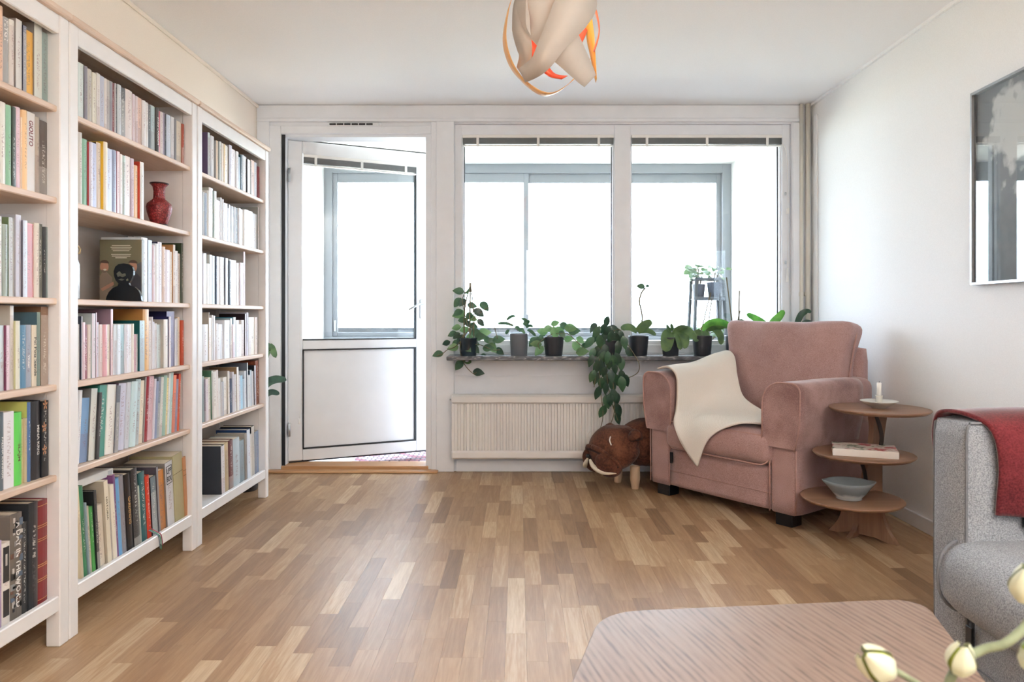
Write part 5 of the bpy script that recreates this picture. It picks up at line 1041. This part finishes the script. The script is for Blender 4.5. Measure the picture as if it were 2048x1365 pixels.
for ch_ in ([(1215, 668), (1205, 690), (1198, 730), (1202, 790), (1206, 830), (1201, 858)], [(1222, 668), (1225, 700), (1226, 760), (1229, 820), (1220, 852)], [(1218, 668), (1240, 660), (1256, 690), (1277, 725), (1276, 745), (1258, 756)], [(1216, 668), (1216, 700), (1214, 750), (1222, 800), (1236, 842)], [(1212, 668), (1200, 700), (1192, 750), (1188, 775)]):
    MB().tube(spline([loc(o, a, b, -.035 if b < 712 else -.085) for a, b in ch_], 6), .0026, 6).build('vine', stemm, o)
# orchids
o = sill_plant('potted_orchid', 'orchid in a black pot with one tall curved flower stem', 1277, .128, .066, potd, .80)
for a, w_, m_ in (([(1274, 664), (1262, 656), (1250, 656), (1243, 660)], .05, 'orchid'), ([(1275, 664), (1284, 655), (1296, 648), (1304, 643)], .062, 'orchid'), ([(1280, 664), (1296, 662), (1312, 671)], .036, 'orchid')): strap(o, [loc(o, x, y, -.015 * i) for i, (x, y) in enumerate(a)], w_, m_)
MB().tube(spline([loc(o, 1284, 662), loc(o, 1284, 630), loc(o, 1279, 604), loc(o, 1283, 586), loc(o, 1291, 576)], 5), .0050, 6).build('flower_stem', stemm, o)
for x, y, dx in ((1290, 574, -1), (1291, 573, 1)): put_leaf(o, leaf_mesh('bud', .055, .042, 'hoya'), loc(o, x, y), (dx, -.2, .15), (0, -1, .3), 1.0 if dx < 0 else .5)
o = sill_plant('potted_orchid', 'orchid with broad hanging leaves in a dark pot between two others', 1341, .118, .06, potd, .80)
for a, w_ in (([(1342, 664), (1336, 672), (1333, 688), (1331, 704)], .085), ([(1345, 664), (1354, 668), (1359, 684), (1360, 700)], .05), ([(1348, 662), (1362, 664), (1370, 680), (1369, 698)], .06), ([(1350, 662), (1366, 658), (1382, 668), (1392, 680)], .055), ([(1341, 664), (1335, 656), (1332, 651)], .03), ([(1343, 662), (1343, 655), (1341, 649)], .03), ([(1350, 662), (1362, 657), (1376, 655)], .035)): strap(o, [loc(o, x, y, -.02 - .022 * i) for i, (x, y) in enumerate(a)], w_, 'orchid')
MB().tube([loc(o, 1345, 664), loc(o, 1348, 645)], .002, 6).build('flower_stem', stemm, o)
o = sill_plant('potted_orchid', 'orchid in a black pot with arching leaf and two bare stalks beside armchair', 1404.5, .13, .064, potd, .82)
for a, w_, m_ in (([(1404, 660), (1418, 648), (1436, 645), (1454, 650), (1462, 656)], .05, 'orchid2'), ([(1402, 662), (1394, 672), (1390, 684)], .05, 'orchid'), ([(1408, 662), (1410, 674), (1406, 686)], .06, 'orchid'), ([(1412, 660), (1428, 658), (1440, 672), (1442, 690)], .05, 'orchid'), ([(1400, 660), (1388, 668), (1378, 676)], .03, 'orchid'), ([(1412, 658), (1430, 652), (1448, 656)], .06, 'orchid')): strap(o, [loc(o, x, y, -.02 - .015 * i) for i, (x, y) in enumerate(a)], w_, m_)
for a in ([(1402, 662), (1408, 640), (1415, 610), (1422, 586)], [(1416, 660), (1419, 630), (1424, 598)]): MB().tube(spline([loc(o, x, y, -.02) for x, y in a], 4), .0036, 6).build('flower_stem', stemm, o)
o = sill_plant('potted_orchid', 'orchid with two upright bare stalks behind the armchair back cushion', 1470, .13, .064, potd, .82)
for a in ([(1464, 645), (1459, 605), (1453, 555)], [(1478, 648), (1478, 610), (1479, 582)], [(1475, 648), (1477, 635), (1480, 622)]): MB().tube(spline([loc(o, x, y) for x, y in a], 4), .0040, 6).build('flower_stem', stemm, o)
for a in ([(1470, 664), (1456, 652), (1440, 655)], [(1472, 664), (1484, 648), (1478, 644)]): strap(o, [loc(o, x, y, -.015 * i) for i, (x, y) in enumerate(a)], .05, 'orchid')
o = sill_plant('potted_orchid', 'orchid with two bright green upright leaves behind the armchair', 1538, .12, .062, potd, .82)
for a in ([(1536, 665), (1528, 650), (1510, 638), (1493, 629)], [(1538, 665), (1545, 648), (1558, 634), (1568, 621)], [(1537, 665), (1534, 655), (1522, 650)]): strap(o, [loc(o, x, y, -.012 * i) for i, (x, y) in enumerate(a)], .052, 'orchid2')
o = sill_plant('potted_orchid', 'orchid with arching dark leaves in the corner behind the armchair', 1592, .12, .062, potd, .82)
for a in ([(1591, 665), (1594, 648), (1602, 630), (1614, 623), (1622, 626)], [(1594, 665), (1604, 652), (1614, 645), (1626, 648)], [(1590, 665), (1580, 652), (1570, 648)]): strap(o, [loc(o, x, y, -.012 * i) for i, (x, y) in enumerate(a)], .04, 'dark')
# tall floor plant behind the end of the bookcases
o = thing('floor_plant', 'dark leaved floor plant peeping out behind the end of the bookcase', 'plant', (-1.632, 4.30, 0)); pot(o, .095, .20, potd, .75)
for a, w_, m_ in (([(519, 760), (530, 715), (541, 695), (552, 716)], .05, 'orchid'), ([(519, 790), (535, 768), (552, 760), (573, 761)], .055, 'dark'), ([(519, 800), (533, 790), (545, 785), (559, 789)], .04, 'dark'), ([(515, 780), (520, 700), (530, 690), (545, 695)], .035, 'orchid')): strap(o, [loc(o, x, y, -.01 * i) for i, (x, y) in enumerate(a)], w_, m_)
for x, h in ((-.02, .52), (.02, .45), (.0, .6)): MB().tube([(x, 0, .2), (x * 2.2, 0, h)], .006, 6).build('stem', stemm, o)

# ------------------------------------------------------------------ balcony plant stand with three pots
PS = thing('plant_stand', 'grey metal two-shelf plant stand on the balcony', 'plant stand', ((1414 - CX) * 6.25 / F, 6.25, -.02))
zinc = paint('zinc_grey_metal', '3f4449', .45, .05, 30)
hw, hd_, th_ = .125, .11, 1.38
for sx in (-1, 1):
    for sy in (-1, 1): MB().tube([(sx * (hw + .05), sy * (hd_ + .03), 0), (sx * (hw - .01), sy * (hd_ - .02), th_)], .016, 4).build('leg', zinc, PS)
for z in (1.21, .70):
    k = hw + .05 - .06 * z / th_; MB().box(-k, k, -hd_, hd_, z - .012, z, b=.002).box(-k - .005, k + .005, -hd_ - .01, -hd_, z - .02, z + .012, b=.002).build('shelf', zinc, PS)
for sy in (-1, 1): MB().box(-hw, hw, sy * (hd_ - .02) - .01, sy * (hd_ - .02) + .01, th_ - .015, th_ + .006, b=.002).build('top_bar', zinc, PS)
gl = leaf_mesh('ger', .075, .075, 'ger', base=.8, fold=.1, droop=.1); glp = leaf_mesh('gerp', .042, .03, 'light')
def stand_plant(label, x, y, z, r_, h_, pm_, n, R_, H_, seed, lm=gl):
    o = thing('potted_geranium', label, 'plant', (PS.location.x + x, PS.location.y + y, PS.location.z + z), 0); pot(o, r_, h_, pm_, .75); q = random.Random(seed)
    for k in range(n):
        a = q.uniform(0, 6.28); rr_ = R_ * math.sqrt(q.random()); p = Vector((rr_ * math.cos(a), rr_ * math.sin(a), h_ + .03 + H_ * q.random())); b = Vector((p.x * .25, p.y * .25, h_ - .012))
        put_leaf(o, lm, p, (math.cos(a), math.sin(a), q.uniform(-.5, .3)), (q.uniform(-.5, .5), -.6, .8), q.uniform(.7, 1.15))
        if k % 2 == 0: MB().tube([b, (b + p) / 2 + Vector((0, 0, .02)), p], .004, 5).build('stem', stemm, o)
stand_plant('leafy geranium in a grey pot on the top shelf of balcony stand', -.065, .03, 1.21, .058, .125, potb, 26, .085, .13, 3)
stand_plant('sparse withering geranium in the blue grey pot on top of balcony stand', .06, -.02, 1.21, .066, .14, potb, 18, .10, .12, 6, leaf_mesh('dry', .05, .042, 'light'))
stand_plant('bushy geranium on the lower shelf of the balcony stand', 0, 0, .70, .075, .13, potb, 44, .14, .12, 9)

# ------------------------------------------------------------------ ribbon pendant lamp
LP = thing('ribbon_pendant', 'pendant lamp of looping white ribbons with orange and yellow inner sides', 'lamp', (.116, 2.5, 0))
outm = paint('white_lamp_foil', 'c6beb5', .5, .02, 20); inn_m = [paint('lamp_foil_' + n, c, .5, .02, 20) for n, c in (('yellow', 'eab654'), ('orange', 'e48a5c'), ('red', 'd05a40'), ('amber', 'ecb87c'), ('coral', 'e69678'), ('pale', 'f4efe6'))]
def lp(px, py, dy): return at(px, py, 2.5 + dy) - LP.location
def ribbon(pts, wds, mat_i, turn=0.0, outer=None):
    """strip of foil through measured points: width across its run, white outside, coloured inside"""
    pts = spline([Vector(p) for p in pts], 8); m = len(pts); k_ = len(wds) - 1; v, f, mi = [], [], []; R_ = Matrix.Rotation(turn, 3, 'Z'); ax = Vector((0, 0, 2.0))
    for i, p in enumerate(pts):
        t = i / (m - 1) * k_; j = min(int(t), k_ - 1); wd = wds[j] + (wds[j + 1] - wds[j]) * (t - j)
        d = (pts[min(i + 1, m - 1)] - pts[max(i - 1, 0)]).normalized(); out = Vector((p.x, p.y, (p.z - 2.0) * .5)); out = (out - d * out.dot(d)).normalized(); sd = d.cross(out)
        for off in (0, -.0013):
            for s_ in (-1, 1): v.append(R_ @ (p + sd * s_ * wd / 2 + out * off - out * abs(s_) * .004))
    for i in range(m - 1):
        A = 4 * i; B = A + 4; f += [(A, B, B + 1, A + 1), (A + 2, A + 3, B + 3, B + 2), (A, A + 2, B + 2, B), (A + 1, B + 1, B + 3, A + 3)]; mi += [0, 1, 0, 0]
    f += [(0, 1, 3, 2), (4 * m - 4, 4 * m - 2, 4 * m - 1, 4 * m - 3)]; mi += [0, 0]
    me = mesh('ribbon', v, f, True); me.materials.append(outer or outm); me.materials.append(inn_m[mat_i]); me.polygons.foreach_set('material_index', mi); return link('ribbon', me, LP)
ribbon([lp(1110, -95, -.06), lp(1068, -20, -.13), lp(1085, 40, -.150), lp(1132, 95, -.15), lp(1182, 162, -.10)], [.08, .13, .13, .12, .060], 1)
ribbon([lp(1125, -95, -.05), lp(1162, -20, -.13), lp(1140, 30, -.165), lp(1108, 80, -.172), lp(1078, 128, -.15), lp(1042, 152, -.07)], [.07, .14, .13, .09, .065, .05], 3)
ribbon([lp(1100, -90, -.03), lp(1044, -20, -.09), lp(1040, 50, -.12), lp(1048, 110, -.10), lp(1036, 142, -.04)], [.05, .06, .08, .06, .03], 1)
ribbon([lp(1085, -90, .0), lp(1028, -20, -.02), lp(1007, 60, -.035), lp(1014, 115, -.04), lp(1040, 158, -.045), lp(1080, 188, -.03), lp(1112, 188, .0), lp(1150, 160, .03), lp(1176, 125, .08)], [.04, .05, .062, .045, .022, .028, .04, .06, .045], 0, 0, inn_m[3])
ribbon([lp(1120, -90, .0), lp(1180, -10, -.01), lp(1201, 55, -.01), lp(1190, 104, .02)], [.04, .045, .05, .03], 4, 0, inn_m[4])
ribbon([lp(1110, -90, .02), lp(1168, 0, .06), lp(1184, 80, .07), lp(1195, 162, -.02)], [.03, .04, .05, .016], 0, 0, inn_m[0])
ribbon([lp(1105, -90, .06), lp(1108, -20, .12), lp(1106, 60, .14)], [.06, .09, .10], 1)
ribbon([lp(1100, -90, .05), lp(1050, -20, .10), lp(1046, 50, .11), lp(1070, 110, .10), lp(1100, 150, .06), lp(1130, 158, .0)], [.05, .07, .07, .05, .03, .03], 2)
ribbon([lp(1110, -90, .05), lp(1160, -20, .10), lp(1166, 50, .11), lp(1150, 100, .10)], [.05, .07, .07, .04], 2)
MB().tube([(0, 0, 2.28), (0, 0, ZC - .03)], .003, 6).build('cord', M['plastic'], LP)
MB().lathe([(0, ZC - .06), (.02, ZC - .058), (.045, ZC - .02), (.048, ZC - .001), (0, ZC - .001)], 24).build('ceiling_cup', M['plastic'], LP)
MB().lathe([(0, 2.285), (.022, 2.28), (.022, 2.22), (.014, 2.215), (0, 2.215)], 20).build('socket', M['plastic'], LP)
gbm = NT('lit_bulb_glass'); gbm.b.inputs['Emission Color'].default_value = (1, .78, .5, 1); gbm.b.inputs['Emission Strength'].default_value = 2.0; gbm.b.inputs['Base Color'].default_value = (.9, .88, .82, 1)
MB().lathe([(.013, 2.215), (.016, 2.205), (.029, 2.185), (.028, 2.165), (.018, 2.152), (0, 2.147)], 20).build('bulb', gbm.m, LP)

pl = bpy.data.lights.new('pendant_bulb_light', 'POINT'); pl.energy = 1.5; pl.color = (1, .86, .70); pl.shadow_soft_size = .04
po_ = bpy.data.objects.new('pendant_bulb_light', pl); COL.objects.link(po_); po_.parent = LP; po_.location = (0.035, 0, 2.22)

# ------------------------------------------------------------------ framed picture on the right wall
PF = thing('framed_picture', 'large framed black and white photograph of white blossoms on the wall', 'picture', (XR, 3.078, 1.17), -.02)
alu2 = paint('brushed_aluminium_frame', 'a8aaac', .3, .05, 60, metallic=.7); pw, phh = .66, .82
for y0_, y1_, z0_, z1_ in ((-.012, 0, 0, phh), (-pw, -pw + .012, 0, phh), (-pw + .012, -.012, 0, .012), (-pw + .012, -.012, phh - .012, phh)): MB().box(-.028, -.001, y0_, y1_, z0_, z1_, b=.001).build('frame', alu2, PF)
def art():
    g = NT('blossom_photo_print'); co = g.coords('Object'); mp = g.n('ShaderNodeVectorMath', operation='SUBTRACT'); mp.inputs[1].default_value = (0, -.27, .62); g.l(co, mp.inputs[0])
    le = g.n('ShaderNodeVectorMath', operation='LENGTH'); g.l(mp.outputs[0], le.inputs[0]); n = g.n('ShaderNodeTexVoronoi', i_Scale=22.0); g.l(co, n.inputs[0]); n2 = g.n('ShaderNodeTexNoise', i_Scale=7.0, i_Detail=5.0); g.l(co, n2.inputs[0])
    m = g.n('ShaderNodeMath', operation='MULTIPLY_ADD'); m.inputs[1].default_value = .55; g.l(n2.outputs[0], m.inputs[0]); g.l(le.outputs['Value'], m.inputs[2])
    m2 = g.n('ShaderNodeMath', operation='MULTIPLY_ADD'); m2.inputs[1].default_value = .10; g.l(n.outputs[0], m2.inputs[0]); g.l(m.outputs[0], m2.inputs[2])
    g.l(g.ramp(m2.outputs[0], [(0.46, lin('e4e2e0')), (0.50, lin('b8b8b8')), (0.52, lin('84878b')), (0.9, lin('5a5d61'))]), g.b.inputs['Base Color']); g.b.inputs['Roughness'].default_value = .7; return g.m
MB().box(-.008, -.002, -pw + .012, -.012, .012, phh - .012).build('photo_print', art(), PF)
MB().box(-.0185, -.0165, -pw + .012, -.012, .012, phh - .012).build('pane', M['glass_pic'], PF)
MB().box(-.016, -.009, -.022, -.012, .012, phh - .012).build('rebate', M['black'], PF)

# ------------------------------------------------------------------ blossom branch in a vase on the coffee table
VS = thing('flower_vase', 'small vase on the coffee table holding budding branches', 'vase', (.53, .80, .450))
MB().lathe([(0, 0), (.03, 0), (.038, .01), (.045, .06), (.038, .11), (.022, .14), (.024, .155), (.021, .155), (.018, .14), (.03, .1), (0, .02)], 28).build('vase_body', paint('white_glazed_vase', 'e6e4e0', .25), VS)
BR = thing('budding_branch', 'blurred branch with pale green and white buds near the sofa', 'flower', (.53, .80, .60))
brm = paint('grey_green_bark', '7c8468', .7, .2, 60)
def bl(px, py, y): return at(px, py, y) - BR.location
A = [bl(1990, 1440, .80), bl(1900, 1392, .77), bl(1918, 1330, .76), bl(1965, 1300, .76), bl(2010, 1288, .75), bl(2055, 1248, .75), bl(2075, 1200, .75), bl(2060, 1175, .75)]
MB().tube(spline(A, 6), [.0048] * (7 * 6 + 1), 8).build('twig', brm, BR)
B = [bl(1985, 1440, .80), bl(1900, 1405, .76), bl(1830, 1365, .74), bl(1795, 1345, .73), bl(1780, 1340, .73)]
MB().tube(spline(B, 6), .0030, 8).build('twig', brm, BR)
petal = paint('cream_petal', 'd0d2b4', .6, .03, 40); sep = paint('lime_green_sepal', '868f34', .6, .1, 40)
def bud(p, d, s=1.0):
    d = Vector(d).normalized(); rot = d.to_track_quat('Z', 'Y').to_matrix().to_4x4(); mm = Matrix.Translation(p) @ rot @ Matrix.Scale(s, 4)
    MB().lathe([(0, -.004), (.010, .0), (.016, .010), (.015, .022), (.007, .032), (0, .035)], 14, M=mm).build('bud_core', sep, BR)
    for k in range(3):
        a = 2.1 * k; m2 = mm @ Matrix.Rotation(a, 4, 'Z'); rows = [[(.006, -.009, 0), (.012, 0, 0), (.006, .009, 0)], [(.012, -.014, .014), (.019, 0, .014), (.012, .014, .014)], [(.009, -.011, .028), (.016, 0, .030), (.009, .011, .028)], [(.004, -.003, .040), (.008, 0, .042), (.004, .003, .040)]]
        v, f = net([[Vector(c) for c in r] for r in rows], 3); MB().add([m2 @ Vector(c) for c in v], f, 0, True).build('petal', petal, BR)
bud(bl(1775, 1345, .73), (-.7, -.2, .55), .95); bud(bl(1918, 1345, .76), (.05, -.2, 1), .80); bud(bl(1925, 1385, .75), (.2, -.3, -.6), .7); bud(bl(2052, 1200, .75), (-.1, -.2, 1), .9); bud(bl(2056, 1290, .75), (.3, 0, -.6), .7); bud(bl(2058, 1340, .75), (.2, 0, .8), .7)

# ------------------------------------------------------------------ unseen floor lamp added behind the viewpoint, for fill light
UL = thing('added_fill_uplighter', 'slim floor lamp throwing warm light on the ceiling', 'lamp', (1.45, -.5, 0))
MB().lathe([(0, 0), (.14, 0), (.14, .018), (.02, .026), (0, .026)], 32).build('lamp_base', M['foot'], UL); MB().tube([(0, 0, .02), (0, 0, 1.7)], .012, 10).build('pole', M['foot'], UL)
MB().lathe([(.02, 1.68), (.06, 1.70), (.14, 1.80), (.17, 1.88), (.165, 1.88), (.135, 1.805), (.055, 1.71)], 40).build('lamp_shade', M['plastic'], UL)
ld = bpy.data.lights.new('added_fill_light', 'POINT'); ld.energy = 380; ld.color = (1, .96, .91); ld.shadow_soft_size = .05  # added fill for the ceiling and the surfaces facing the viewpoint
lo_ = bpy.data.objects.new('added_fill_light', ld); COL.objects.link(lo_); lo_.parent = UL; lo_.location = (0, 0, 1.83)
